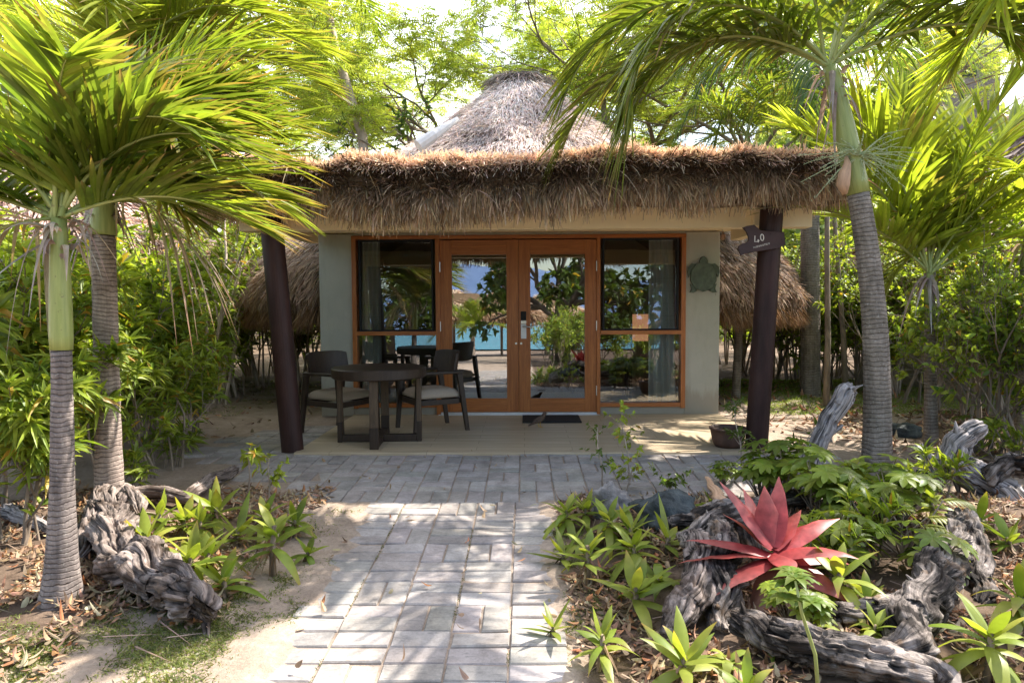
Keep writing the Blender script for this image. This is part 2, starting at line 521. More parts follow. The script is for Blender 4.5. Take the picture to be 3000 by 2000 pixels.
M['wood_h'] = mk_wood('red_timber_rail', (0.30, 0.085, 0.02), (0.54, 0.19, 0.05), (0.35, 6, 6))
M['wood_dark'] = mk_wood('dark_stained_wood', (0.022, 0.012, 0.007), (0.05, 0.028, 0.016), (6, 6, 0.6), 0.5)
M['wood_worn'] = mk_wood('worn_brown_wood', (0.06, 0.036, 0.02), (0.15, 0.092, 0.05), (6, 6, 0.6), 0.6)
M['cream'] = simple('cream_paint', (0.92, 0.74, 0.46), 0.6, 0.05, 3, 0.05)
M['soffit'] = simple('soffit_panel', (0.55, 0.47, 0.35), 0.7, 0.06, 4, 0.05)
def mk_wall():
    m, t, out = newmat('sage_grey_render')
    v = coords(t)
    n1 = noisetex(t, v, 2.2, 8, 0.65, 0.3); n2 = noisetex(t, v, 35, 6, 0.7); n3 = noisetex(t, v, 3.0, 8, 0.7, 0.2, (3, 3, .5))
    c = ramp(t, n1, [(0.3, (0.40, 0.385, 0.325)), (0.7, (0.48, 0.46, 0.39))])
    c = mixc(t, c, (0.30, 0.27, 0.21), ramp(t, n3, [(0.52, 0.0), (0.75, 0.45)]))
    s_ = N(t, 'ShaderNodeSeparateXYZ'); link(t, v, s_.inputs[0])
    a_ = N(t, 'ShaderNodeMath', operation='MULTIPLY_ADD'); link(t, n3, a_.inputs[0]); a_.inputs[1].default_value = -0.5; link(t, s_.outputs[2], a_.inputs[2])
    c = mixc(t, c, (0.27, 0.22, 0.16), ramp(t, a_.outputs[0], [(0.0, 0.55), (0.12, 0.0)]))
    principled(t, out, c, 0.85, bumped(t, n2, 0.3, 0.004), 0.25)
    return m
M['wall'] = mk_wall()
M['post'] = simple('dark_brown_paint', (0.050, 0.022, 0.018), 0.55, 0.3, 7, 0.15, (1, 1, 0.25), 'Object', 0.25)
M['sign'] = simple('sign_brown_wood', (0.06, 0.028, 0.024), 0.5, 0.15, 12, 0.15, (0.3, 1, 1))
M['white'] = simple('sign_white_paint', (0.78, 0.70, 0.62), 0.6, 0.03, 8, 0.0)
M['fabric'] = simple('taupe_cushion_fabric', (0.42, 0.33, 0.25), 0.9, 0.06, 90, 0.2)
M['curtain'] = simple('grey_white_curtain', (0.85, 0.84, 0.80), 0.85, 0.04, 30, 0.05)
M['alu'] = simple('aluminium_sill', (0.75, 0.75, 0.76), 0.35, 0.03, 20, 0.02, None, 'Object', 0.5, 0.6)
M['steel'] = simple('door_steel', (0.65, 0.64, 0.62), 0.3, 0.03, 20, 0.02, None, 'Object', 0.5, 0.9)
M['black'] = simple('black_rubber', (0.012, 0.012, 0.013), 0.7, 0.2, 60, 0.3)
M['cardwhite'] = simple('white_tag', (0.80, 0.80, 0.80), 0.5, 0.02, 20, 0.0)
M['pot'] = simple('brown_clay_pot', (0.10, 0.055, 0.04), 0.6, 0.2, 14, 0.3)
M['turtle'] = simple('green_patina_turtle', (0.12, 0.15, 0.11), 0.6, 0.25, 14, 0.4)
M['room'] = simple('room_plaster', (0.30, 0.25, 0.19), 0.8, 0.05, 2, 0.05)
M['roomfloor'] = simple('room_floor', (0.12, 0.08, 0.05), 0.5, 0.1, 3, 0.05)
M['bird'] = simple('bird_feather_brown', (0.12, 0.075, 0.05), 0.8, 0.3, 60, 0.2)
M['yellow'] = simple('bird_yellow', (0.6, 0.35, 0.03), 0.5, 0.1, 40, 0.0)
M['ridge'] = simple('ridge_sheet', (0.62, 0.58, 0.55), 0.7, 0.1, 6, 0.2)
M['fascia'] = simple('grey_roof_fascia', (0.30, 0.25, 0.22), 0.7, 0.1, 6, 0.1)
def mk_glass(nm='window_glass', base=0.05, k=0.9):
    m, t, out = newmat(nm)
    g = N(t, 'ShaderNodeBsdfGlossy'); g.inputs['Roughness'].default_value = 0.0; g.inputs['Color'].default_value = (0.95, 0.97, 1, 1)
    tr = N(t, 'ShaderNodeBsdfTransparent'); tr.inputs['Color'].default_value = (0.88, 0.90, 0.88, 1)
    lw = N(t, 'ShaderNodeFresnel'); lw.inputs['IOR'].default_value = 1.9
    a = N(t, 'ShaderNodeMath', operation='MULTIPLY_ADD'); link(t, lw.outputs[0], a.inputs[0]); a.inputs[1].default_value = k; a.inputs[2].default_value = base
    mx = N(t, 'ShaderNodeMixShader'); link(t, a.outputs[0], mx.inputs[0])
    link(t, tr.outputs[0], mx.inputs[1]); link(t, g.outputs[0], mx.inputs[2]); link(t, mx.outputs[0], out.inputs['Surface'])
    return m
M['glass'] = mk_glass()
M['doorglass'] = mk_glass('door_glass', 0.16, 1.0)
def mk_glass2():
    m, t, out = newmat('tinted_louvre_glass')
    g = N(t, 'ShaderNodeBsdfGlossy'); g.inputs['Roughness'].default_value = 0.0
    tr = N(t, 'ShaderNodeBsdfTransparent'); tr.inputs['Color'].default_value = (0.8, 0.82, 0.8, 1)
    lw = N(t, 'ShaderNodeFresnel'); lw.inputs['IOR'].default_value = 1.25
    mx = N(t, 'ShaderNodeMixShader'); link(t, lw.outputs[0], mx.inputs[0])
    link(t, tr.outputs[0], mx.inputs[1]); link(t, g.outputs[0], mx.inputs[2]); link(t, mx.outputs[0], out.inputs['Surface'])
    return m
M['glass2'] = mk_glass2()
def mk_water():
    m, t, out = newmat('lagoon_water')
    n = noisetex(t, coords(t), 1.5, 4)
    principled(t, out, (0.012, 0.15, 0.19), 0.25, bumped(t, n, 0.3, 0.05), 0.5)
    return m
M['water'] = mk_water()
def mk_lamp():
    m, t, out = newmat('lamp_shade_lit')
    e = N(t, 'ShaderNodeEmission'); e.inputs['Color'].default_value = (1.0, 0.45, 0.25, 1); e.inputs['Strength'].default_value = 0.2
    link(t, e.outputs[0], out.inputs['Surface']); return m
M['lamp'] = mk_lamp()
def mk_hill():
    m, t, out = newmat('wooded_hill')
    n = noisetex(t, coords(t), 0.5, 10, 0.75, 0.5)
    c = ramp(t, n, [(0.3, (0.05, 0.10, 0.03)), (0.5, (0.20, 0.28, 0.08)), (0.75, (0.42, 0.42, 0.22))])
    principled(t, out, c, 0.9, bumped(t, n, 1.0, 1.0), 0.1); return m
M['hill'] = mk_hill()

# helper random colour variation
def vary(c, n, a=0.2, hue=0.1):
    c = np.asarray(c, float)
    k = 1 + (rng.random((n, 1)) * 2 - 1) * a
    h = 1 + (rng.random((n, 3)) * 2 - 1) * hue
    return np.clip(c * k * h, 0, 1)
def unit(a): return a / (np.linalg.norm(a, axis=-1, keepdims=True) + 1e-9)
def randdir(n):
    return unit(rng.normal(size=(n, 3)))

# ================================================================ THE SETTING
def build_ground():
    def axis(fine0, fine1, step, far):
        a = list(np.arange(fine0, fine1, step))
        d = step; x = fine1
        while x < far: a.append(x); d *= 1.35; x += d
        a.append(far)
        d = step; x = fine0 - d
        while x > -far: a.insert(0, x); d *= 1.35; x -= d
        a.insert(0, -far)
        return np.array(a)
    xs = axis(-5.5, 5.5, 0.09, 900); ys = axis(-1.0, 13, 0.09, 900)
    def lap(x, y):      # sand lapping over the paving edges
        if y > 6.2 or y < -.5: return 0
        if y < 4.86: d_ = min(x + 1.12, 0.185 - x)
        else: d_ = x + 1.85 + 1.4 * (y - 5.0) * (y > 5.12)
        e_ = max(0.0, min(1.0, 1 - (d_ - 0.02) / 0.10)) * max(0.0, min(1.0, 1 + d_ / 0.25))
        return e_ * max(0, 0.018 + 0.028 * noise.noise(Vector((x * 3, y * 3, 2.0))) + .012 * noise.noise(Vector((x * 11, y * 11, 2.0))))
    V = [(x, y, gz(x, y) - 0.0075 + lap(x, y) + (0.012 * noise.noise(Vector((x * 5, y * 5, 0))) if not (-1.2 < x < 0.25 and y < 6.2) and y < 5 else 0)
          - (0.05 if (-2.1 < x < 2.35 and 6.25 < y < 8.3) else 0)) for y in ys for x in xs]
    nx = len(xs); ny = len(ys)
    i = np.arange(nx - 1)[None, :] + np.arange(ny - 1)[:, None] * nx
    Q = np.stack([i, i + 1, i + 1 + nx, i + nx], -1).reshape(-1, 4)
    m = MB().add(V, Q)
    o = m.build('ground', M['sand'], smooth=True)
    tag(o, 'sandy ground', kind='structure')
build_ground()

def build_paving():
    m = MB()
    def brick(x0, x1, y0, y1):
        g = 0.0045
        x0 += g; x1 -= g; y0 += g; y1 -= g
        b = 0.005
        dz = rng.normal() * 0.003; tx = rng.normal() * 0.002; ty = rng.normal() * 0.002
        jj = rng.normal(size=2) * 0.0016
        def z(x, y): return (-0.04 * max(0, 6.2 - y)) + dz + tx * math.copysign(1, x - (x0 + x1) / 2) + ty * math.copysign(1, y - (y0 + y1) / 2)
        pts = []
        for (ax, ay) in ((x0, y0), (x1, y0), (x1, y1), (x0, y1)):
            pts.append((ax + jj[0], ay + jj[1], z(ax, ay) - 0.03))
        for (ax, ay) in ((x0, y0), (x1, y0), (x1, y1), (x0, y1)):
            pts.append((ax + jj[0], ay + jj[1], z(ax, ay) - b))
        for (ax, ay) in ((x0 + b, y0 + b), (x1 - b, y0 + b), (x1 - b, y1 - b), (x0 + b, y1 - b)):
            pts.append((ax + jj[0], ay + jj[1], z(ax, ay) + 0.002))
        q = [[0, 1, 5, 4], [1, 2, 6, 5], [2, 3, 7, 6], [3, 0, 4, 7], [4, 5, 9, 8], [5, 6, 10, 9], [6, 7, 11, 10], [7, 4, 8, 11], [8, 9, 10, 11]]
        k = 1 + rng.normal() * 0.09
        c = np.array((0.375, 0.332, 0.302)) * k * (1 + rng.normal(size=3) * 0.015)
        m.add(pts, q, c=np.clip(c, 0.1, 0.7))
    w = 0.13
    cx = [-1.12, -0.86, -0.60, -0.335, -0.07, 0.185]
    # path: five lanes running to the house, edge lanes laid crosswise, inner lanes in pairs
    for c in range(5):
        x0, x1 = cx[c], cx[c + 1]
        y = -0.6; k = int(rng.integers(0, 3))
        while y < 4.86 - 0.02:
            if c in (0, 4):
                brick(x0, x1, y, min(y + w, 4.86)); y += w
            else:
                k += 1
                if (k + c) % 3 == 0 and y + 2 * w <= 4.86:
                    xm = (x0 + x1) / 2
                    brick(x0, xm, y, y + 2 * w); brick(xm, x1, y, y + 2 * w); y += 2 * w
                else:
                    brick(x0, x1, y, min(y + w, 4.86)); y += w
                    if y < 4.86 - w: brick(x0, x1, y, y + w); y += w
    # border row of upright bricks along the forecourt, then basket weave
    x = -2.9
    while x < 2.7:
        xm = x + w
        if x > -1.75: brick(x, xm, 4.86, 4.86 + 2 * w)
        x = xm
    y = 5.12; r = 0
    while y < 6.17:
        x = -3.16; c = 0
        while x < 2.8:
            if x > -1.85 - 1.4 * (y - 5.0) + 0.35 * noise.noise(Vector((x * 3, y * 3, 5))):
                yt = min(y + 2 * w, 6.19)
                if (r + c) % 2 == 0 and yt - y > 0.2:
                    brick(x, x + w, y, yt); brick(x + w, x + 2 * w, y, yt)
                else:
                    brick(x, x + 2 * w, y, y + w)
                    if yt - y > 0.2: brick(x, x + 2 * w, y + w, yt)
            x += 2 * w; c += 1
        y += 2 * w; r += 1
    # strip beside the terrace
    for yy in np.arange(6.2, 7.7, w):
        for c, xx in enumerate(np.arange(-2.14 - 5 * 2 * w, -2.15, 2 * w)):
            if xx > -3.3 + 0.25 * (yy - 6.2) + 0.3 * noise.noise(Vector((xx * 3, yy * 3, 8))) : brick(xx, xx + 2 * w, yy, yy + w)
    o = m.build('paving', M['paver'])
    tag(o, 'grey brick paved path and forecourt', kind='structure')
build_paving()

tb = MB().box(-2.13, 2.42, 6.2, 8.5, -0.12, 0.022)
to = bevel(tb.build('terrace_floor', M['terrace']), 0.006); tag(to, 'beige tiled terrace floor', kind='structure')

# hill behind, right
def build_hill():
    V = []; n1, n2 = 60, 26
    for j in range(n2):
        for i in range(n1):
            x = -160 + i * 8.0; y = 90 + j * 5.5
            k_ = min(1, max(0, (x - 26) / 34)); h = (40 * k_ * k_ * (3 - 2 * k_)) * (1 - math.exp(-j / 5.0)) + 5 * (1 - math.exp(-j / 4.0))
            h *= 1 + 0.25 * noise.fractal(Vector((x * .02, y * .02, 0)), 1, 2, 5)
            V.append((x, y, max(-0.5, h - 0.5)))
    i = np.arange(n1 - 1)[None, :] + np.arange(n2 - 1)[:, None] * n1
    Q = np.stack([i, i + 1, i + 1 + n1, i + n1], -1).reshape(-1, 4)
    o = MB().add(V, Q).build('hill', M['hill'], smooth=True); tag(o, 'green wooded hillside', kind='structure')
build_hill()
# the lagoon that the doors look out on (seen in the glass)
wo_ = MB().add([(-900, -900, -1.9), (900, -900, -1.9), (900, -36, -1.9), (-900, -36, -1.9)], [[0, 1, 2, 3]]).build('sea', M['water'])
tag(wo_, 'turquoise lagoon', kind='structure')

# ================================================================ THE COTTAGE
house = empty('thatched_cottage', (-0.05, 8.44, 0), label='thatched cottage with sage grey front wall, red timber doors and shaggy straw porch roof', cat='cottage')
HL = Vector((-0.05, 8.44, 0))
def hb(mb, name, mat, parent=None, bev=None, smooth=False):
    # mesh in place coordinates -> child of the cottage
    par = parent or house
    base = HL
    V = [v - np.array(base, dtype=np.float32) for v in mb.V]; mb.V = V
    o = mb.build(name, mat, par, smooth)
    if bev: bevel(o, bev)
    return o
WF = 8.44
# grey front wall in pieces around the joinery
w = MB()
w.box(-2.53, -2.12, WF, WF + 0.2, 0.0, 2.26)
w.box(1.985, 2.405, WF, WF + 0.2, 0.0, 2.26)
w.box(-2.12, -1.06, WF + 0.004, WF + 0.2, 0.0, 0.115)
w.box(0.91, 1.985, WF + 0.004, WF + 0.2, 0.0, 0.115)
w.box(-2.12, 1.985, WF + 0.01, WF + 0.2, 2.235, 2.27)
hb(w, 'front_wall', M['wall'], bev=0.006)
for sx in (-2.53, 2.205):
    w = MB().box(sx, sx + 0.2, WF + 0.2, 10.6, 0.0, 2.7)
    hb(w, 'side_wall', M['wall'])
# room behind the glass
w = MB()
w.box(-2.33, 2.2, 11.2, 11.3, 0.0, 2.7)
w.box(-2.33, -2.3, WF + 0.2, 11.2, 0.0, 2.7); w.box(2.17, 2.2, WF + 0.2, 11.2, 0.0, 2.7)
w.box(-2.53, 2.405, WF + 0.2, 11.3, 2.7, 2.75)
hb(w, 'room_wall', M['room'])
w = MB().box(-2.33, 2.2, WF + 0.2, 11.3, -0.02, 0.03)
hb(w, 'room_floor', M['roomfloor'])
# joinery
fr = MB()
fr.box(-2.12, 1.985, WF - 0.035, WF + 0.09, 2.19, 2.235)
hb(fr, 'head_frame', M['wood_h'], bev=0.004)
for (a, b) in ((-2.12, -2.065), (1.93, 1.985)):
    hb(MB().box(a, b, WF - 0.035, WF + 0.09, 0.10, 2.19), 'jamb', M['wood_v'], bev=0.004)
for (a, b, z) in ((-1.085, -1.03, 0.02), (0.895, 0.94, 0.02)):
    hb(MB().box(a, b, WF - 0.04, WF + 0.09, z, 2.19), 'jamb', M['wood_v'], bev=0.004)
def window(x0, x1):
    f = MB()
    f.box(x0, x1, WF - 0.03, WF + 0.08, 0.115, 0.165)
    o = hb(f, 'window', M['wood_h'], bev=0.004)
    hb(MB().box(x0, x1, WF - 0.045, WF + 0.08, 1.01, 1.06), 'transom', M['wood_h'], o, bev=0.004)
    for (za, zb) in ((0.165, 1.01),):
        hb(MB().box(x0, x1, WF + 0.03, WF + 0.036, za, zb), 'pane', M['glass'], o)
    # dark insect-screen frame and glass louvres above
    d = MB(); t = 0.022
    d.box(x0 + 0.03, x0 + 0.03 + t, WF - 0.02, WF + 0.03, 1.06, 2.19)
    d.box(x1 - 0.03 - t, x1 - 0.03, WF - 0.02, WF + 0.03, 1.06, 2.19)
    d.box(x0 + 0.03 + t, x1 - 0.03 - t, WF - 0.02, WF + 0.03, 2.165, 2.19)
    d.box(x0 + 0.03 + t, x1 - 0.03 - t, WF - 0.02, WF + 0.03, 1.06, 1.08)
    hb(d, 'screen_frame', M['black'], o)
    for k in range(7):
        z = 1.09 + k * 0.153
        b = MB()
        Mx = Matrix.Translation((0, WF + 0.05, z + 0.07)) @ Matrix.Rotation(R(-1.5), 4, 'X')
        b.box(x0 + 0.052, x1 - 0.052, -0.003, 0.003, -0.078, 0.078, M=Mx)
        hb(b, 'louvre_blade', M['glass'], o)
    return o
window(-2.065, -1.085)
window(0.94, 1.93)
def door(x0, x1, handle_side, lock):
    y0, y1 = WF - 0.025, WF + 0.02
    st = MB()
    gl0, gl1 = (x0 + 0.145, x1 - 0.145)
    st.box(x0, gl0, y0, y1, 0.055, 2.175); st.box(gl1, x1, y0, y1, 0.055, 2.175)
    o = hb(st, 'door', M['wood_v'], bev=0.004)
    for (za, zb) in ((0.055, 0.225), (1.995, 2.175)):
        hb(MB().box(gl0, gl1, y0 + 0.002, y1 - 0.002, za, zb), 'door_rail', M['wood_h'], o, bev=0.003)
    hb(MB().box(gl0, gl1, WF - 0.004, WF + 0.002, 0.225, 1.995), 'pane', M['doorglass'], o)
    hx = x1 if handle_side < 0 else x0
    ox = x0 if handle_side < 0 else x1
    for z in (0.32, 1.12, 1.85):
        hh = MB(); hh.tube([(ox, y0 - 0.008, z - 0.06), (ox, y0 - 0.008, z + 0.06)], 0.008, 8); hb(hh, 'hinge', M['steel'], o)
    kx = hx + (0.03 if handle_side > 0 else -0.03)
    kk = MB(); kk.tube([(kx, y0 - 0.012, 0.905), (kx, y0, 0.905)], 0.014, 10); hb(kk, 'keyhole', M['steel'], o)
    if lock:
        lx = x0 + 0.06
        hb(MB().box(lx - 0.034, lx + 0.034, y0 - 0.02, y0 + 0.001, 1.19, 1.30), 'card_reader', M['black'], o, bev=0.006)
        hb(MB().box(lx - 0.034, lx + 0.034, y0 - 0.018, y0 + 0.001, 1.145, 1.188), 'lock_plate', M['steel'], o, bev=0.004)
        hd = MB(); hd.tube([(lx, y0 - 0.045, 1.115), (lx + 0.12, y0 - 0.05, 1.105)], 0.010, 10)
        hd.tube([(lx, y0, 1.115), (lx, y0 - 0.045, 1.115)], 0.012, 10)
        hb(hd, 'handle', M['steel'], o, smooth=True)
        hb(MB().box(lx - 0.032, lx + 0.034, y0 - 0.022, y0 - 0.018, 0.965, 1.142), 'hanging_tag', M['cardwhite'], o)
    return o
door(-1.03, -0.0665, -1, False)
door(-0.0635, 0.895, 1, True)
s_ = MB(); s_.box(-1.03, 0.895, WF - 0.055, WF + 0.05, 0.028, 0.053); s_.box(-1.06, 0.93, WF - 0.075, WF, 0.0225, 0.027)
s_.box(-1.03, 0.895, WF - 0.07, WF - 0.056, 0.027, 0.04)
hb(s_, 'door_sill', M['alu'])
# beams and soffit
hb(MB().box(-2.65, 2.58, WF - 0.10, WF + 0.12, 2.272, 2.40), 'wall_beam', M['cream'], bev=0.004)
hb(MB().box(-2.72, 2.72, 6.52, 6.68, 2.09, 2.36), 'front_beam', M['cream'], bev=0.005)
for sx in (-2.62, 2.50):
    hb(MB().box(sx, sx + 0.12, 6.68, WF - 0.1, 2.14, 2.36), 'side_beam', M['cream'], bev=0.004)
hb(MB().box(-2.80, 2.80, 6.02, 9.3, 2.405, 2.43), 'soffit', M['soffit'])
hb(MB().box(-2.80, 2.80, 5.99, 6.018, 2.26, 2.44), 'fascia_board', M['soffit'])
# posts, leaning slightly outwards
for (bx, tx) in ((-2.19, -2.35), (2.165, 2.28)):
    p = MB(); p.tube([(bx, 6.36, -0.01), (bx, 6.36, 0.0), (tx, 6.36, 2.22), (tx, 6.36, 2.235)], [0.095, 0.102, 0.102, 0.10], 28)
    hb(p, 'porch_post', M['post'], smooth=False)
    c = MB().box(tx - 0.13, tx + 0.13, 6.44, 6.53, 2.10, 2.26); hb(c, 'post_bracket', M['cream'])

# ---------------------------------------------------------------- porch thatch
def topz(x): return 2.63 + 0.075 * noise.noise(Vector((x * 1.5 + 4.1, 0.3, 0))) + 0.05 * noise.noise(Vector((x * 4.5, 7.3, 0)))
def botz(x): return 2.30 + 0.07 * min(1, max(0, (x - 0.9) / 0.8)) + 0.10 * noise.noise(Vector((x * 1.7, 2.2, 0))) - 0.10 * math.exp(-((x + 0.85) / 0.55) ** 2) + 0.07 * noise.noise(Vector((x * 6, 1.0, 0)))
def build_porch_roof():
    b = MB()
    # lumpy core
    nx, xs = 81, np.linspace(-2.80, 2.80, 81)
    prof = [(6.02, 2.25), (5.93, 2.32), (5.90, 2.45), (5.93, 2.58), (6.02, 2.64), (6.4, 2.72), (7.4, 2.86), (8.6, 3.0), (9.5, 3.08), (9.5, 2.5)]
    V = []
    for x in xs:
        e = max(0, (abs(x) - 2.55) / 0.25)
        dt = topz(x) - 2.65
        for (y, z) in prof:
            nz = 0.03 * noise.noise(Vector((x * 5, y * 5, z * 5)))
            zz = z + (dt if z > 2.5 else 0) - 0.10 * e * e * (z > 2.4)
            V.append((x, y + nz + 0.04 * e, zz + nz))
    k = len(prof)
    i = np.arange(nx - 1)[:, None] * k + np.arange(k)[None, :]
    j = np.arange(nx - 1)[:, None] * k + (np.arange(k)[None, :] + 1) % k
    Q = np.stack([i, j, j + k, i + k], -1).reshape(-1, 4)
    b.add(V, Q)
    n = len(V)
    for s in (0, (nx - 1) * k):
        c = [s + q for q in range(k)]
        b.T.append(np.array([[c[0], c[q], c[q + 1]] for q in range(1, k - 1)], dtype=np.int32))
    roof = hb(b, 'porch_roof', M['thatch'])
    # cut ends of the straw: the shaggy front face
    s = MB()
    def face(n, xf, depth_dir, side):
        pass
    tan = np.array((0.42, 0.30, 0.185)); brown = np.array((0.10, 0.06, 0.034)); pale = np.array((0.72, 0.55, 0.42))  # dark cut face and pale top put shade and sunlight into the colour
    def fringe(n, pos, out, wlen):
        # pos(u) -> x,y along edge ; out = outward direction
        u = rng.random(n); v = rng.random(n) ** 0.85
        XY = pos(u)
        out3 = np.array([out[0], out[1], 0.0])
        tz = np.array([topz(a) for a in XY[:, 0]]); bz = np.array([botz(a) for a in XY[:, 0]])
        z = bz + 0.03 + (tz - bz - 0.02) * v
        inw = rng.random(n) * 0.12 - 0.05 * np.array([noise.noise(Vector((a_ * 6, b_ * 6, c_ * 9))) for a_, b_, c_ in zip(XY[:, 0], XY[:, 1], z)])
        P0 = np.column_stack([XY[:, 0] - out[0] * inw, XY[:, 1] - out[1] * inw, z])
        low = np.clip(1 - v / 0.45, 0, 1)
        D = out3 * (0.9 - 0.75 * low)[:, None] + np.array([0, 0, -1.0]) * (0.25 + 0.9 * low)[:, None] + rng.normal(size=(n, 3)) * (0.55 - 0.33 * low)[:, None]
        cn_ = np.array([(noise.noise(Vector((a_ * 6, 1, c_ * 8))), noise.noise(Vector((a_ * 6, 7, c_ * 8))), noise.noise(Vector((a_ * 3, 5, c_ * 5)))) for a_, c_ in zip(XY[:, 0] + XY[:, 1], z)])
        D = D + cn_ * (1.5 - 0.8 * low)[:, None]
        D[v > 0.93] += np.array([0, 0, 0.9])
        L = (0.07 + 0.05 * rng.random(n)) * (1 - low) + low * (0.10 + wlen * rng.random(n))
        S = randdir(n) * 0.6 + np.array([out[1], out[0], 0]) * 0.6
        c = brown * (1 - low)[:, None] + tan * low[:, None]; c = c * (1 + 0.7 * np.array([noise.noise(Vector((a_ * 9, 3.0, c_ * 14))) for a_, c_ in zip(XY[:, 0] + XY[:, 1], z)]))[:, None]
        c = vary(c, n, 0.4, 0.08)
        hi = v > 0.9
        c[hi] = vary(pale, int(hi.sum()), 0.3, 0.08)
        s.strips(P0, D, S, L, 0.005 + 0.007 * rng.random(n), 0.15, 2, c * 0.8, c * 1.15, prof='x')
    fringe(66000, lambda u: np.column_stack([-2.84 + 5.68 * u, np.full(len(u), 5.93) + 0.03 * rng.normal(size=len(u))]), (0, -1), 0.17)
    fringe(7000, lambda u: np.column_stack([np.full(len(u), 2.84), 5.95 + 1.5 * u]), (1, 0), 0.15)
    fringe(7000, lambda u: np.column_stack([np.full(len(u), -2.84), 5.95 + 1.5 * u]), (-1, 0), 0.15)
    # long hanging tips under the eave, in clumps
    n = 13000
    cx = rng.uniform(-2.82, 2.82, 420); cl = rng.uniform(0.05, 0.20, 420)
    ci = rng.integers(0, 420, n)
    x = np.clip(cx[ci] + rng.normal(size=n) * 0.05, -2.86, 2.86)
    bz = np.array([botz(a) for a in x])
    P0 = np.column_stack([x, 5.90 + rng.random(n) * 0.12, bz + 0.14 * rng.random(n)])
    D = np.column_stack([rng.normal(size=n) * 0.16, -0.12 + rng.normal(size=n) * 0.12, -np.ones(n)])
    c = vary((0.50, 0.34, 0.19), n, 0.4, 0.06)
    s.strips(P0, D, np.column_stack([np.ones(n), rng.normal(size=n) * .5, np.zeros(n)]), 0.06 + cl[ci] * (0.4 + 0.8 * rng.random(n)), 0.004 + 0.005 * rng.random(n), 0.0, 2, c, c * 0.9, prof='grass')
    # top surface straws, bleached, and paler to carry the sunlight on top
    n = 42000
    x = rng.uniform(-2.86, 2.86, n); yy = 5.92 + 3.4 * rng.random(n) ** 2.2
    z = np.interp(yy, [5.9, 6.02, 6.4, 7.4, 8.6, 9.5], [2.60, 2.64, 2.72, 2.86, 3.0, 3.08]) + np.array([topz(a) - 2.65 for a in x]) - 0.02
    e = np.clip((np.abs(x) - 2.55) / 0.25, 0, 1.3); z -= 0.10 * e * e
    D = rng.normal(size=(n, 3)) * 0.45 + np.array([0, -0.75, 0.25])
    c = vary((0.80, 0.61, 0.47), n, 0.4, 0.10)
    s.strips(np.column_stack([x, yy, z]), D, randdir(n), 0.05 + 0.10 * rng.random(n), 0.004 + 0.005 * rng.random(n), 0.2, 2, c * 0.7, c, prof='x')
    # stray stalks
    n = 90
    x = rng.uniform(-2.8, 2.8, n)
    D = rng.normal(size=(n, 3)) * 0.7 + np.array([0, -0.5, 0.1])
    s.strips(np.column_stack([x, np.full(n, 5.9), rng.uniform(2.3, 2.68, n)]), D, randdir(n), 0.15 + 0.2 * rng.random(n), 0.007, 0.6, 3, vary((0.6, 0.46, 0.34), n), prof='grass')
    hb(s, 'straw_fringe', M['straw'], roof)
build_porch_roof()

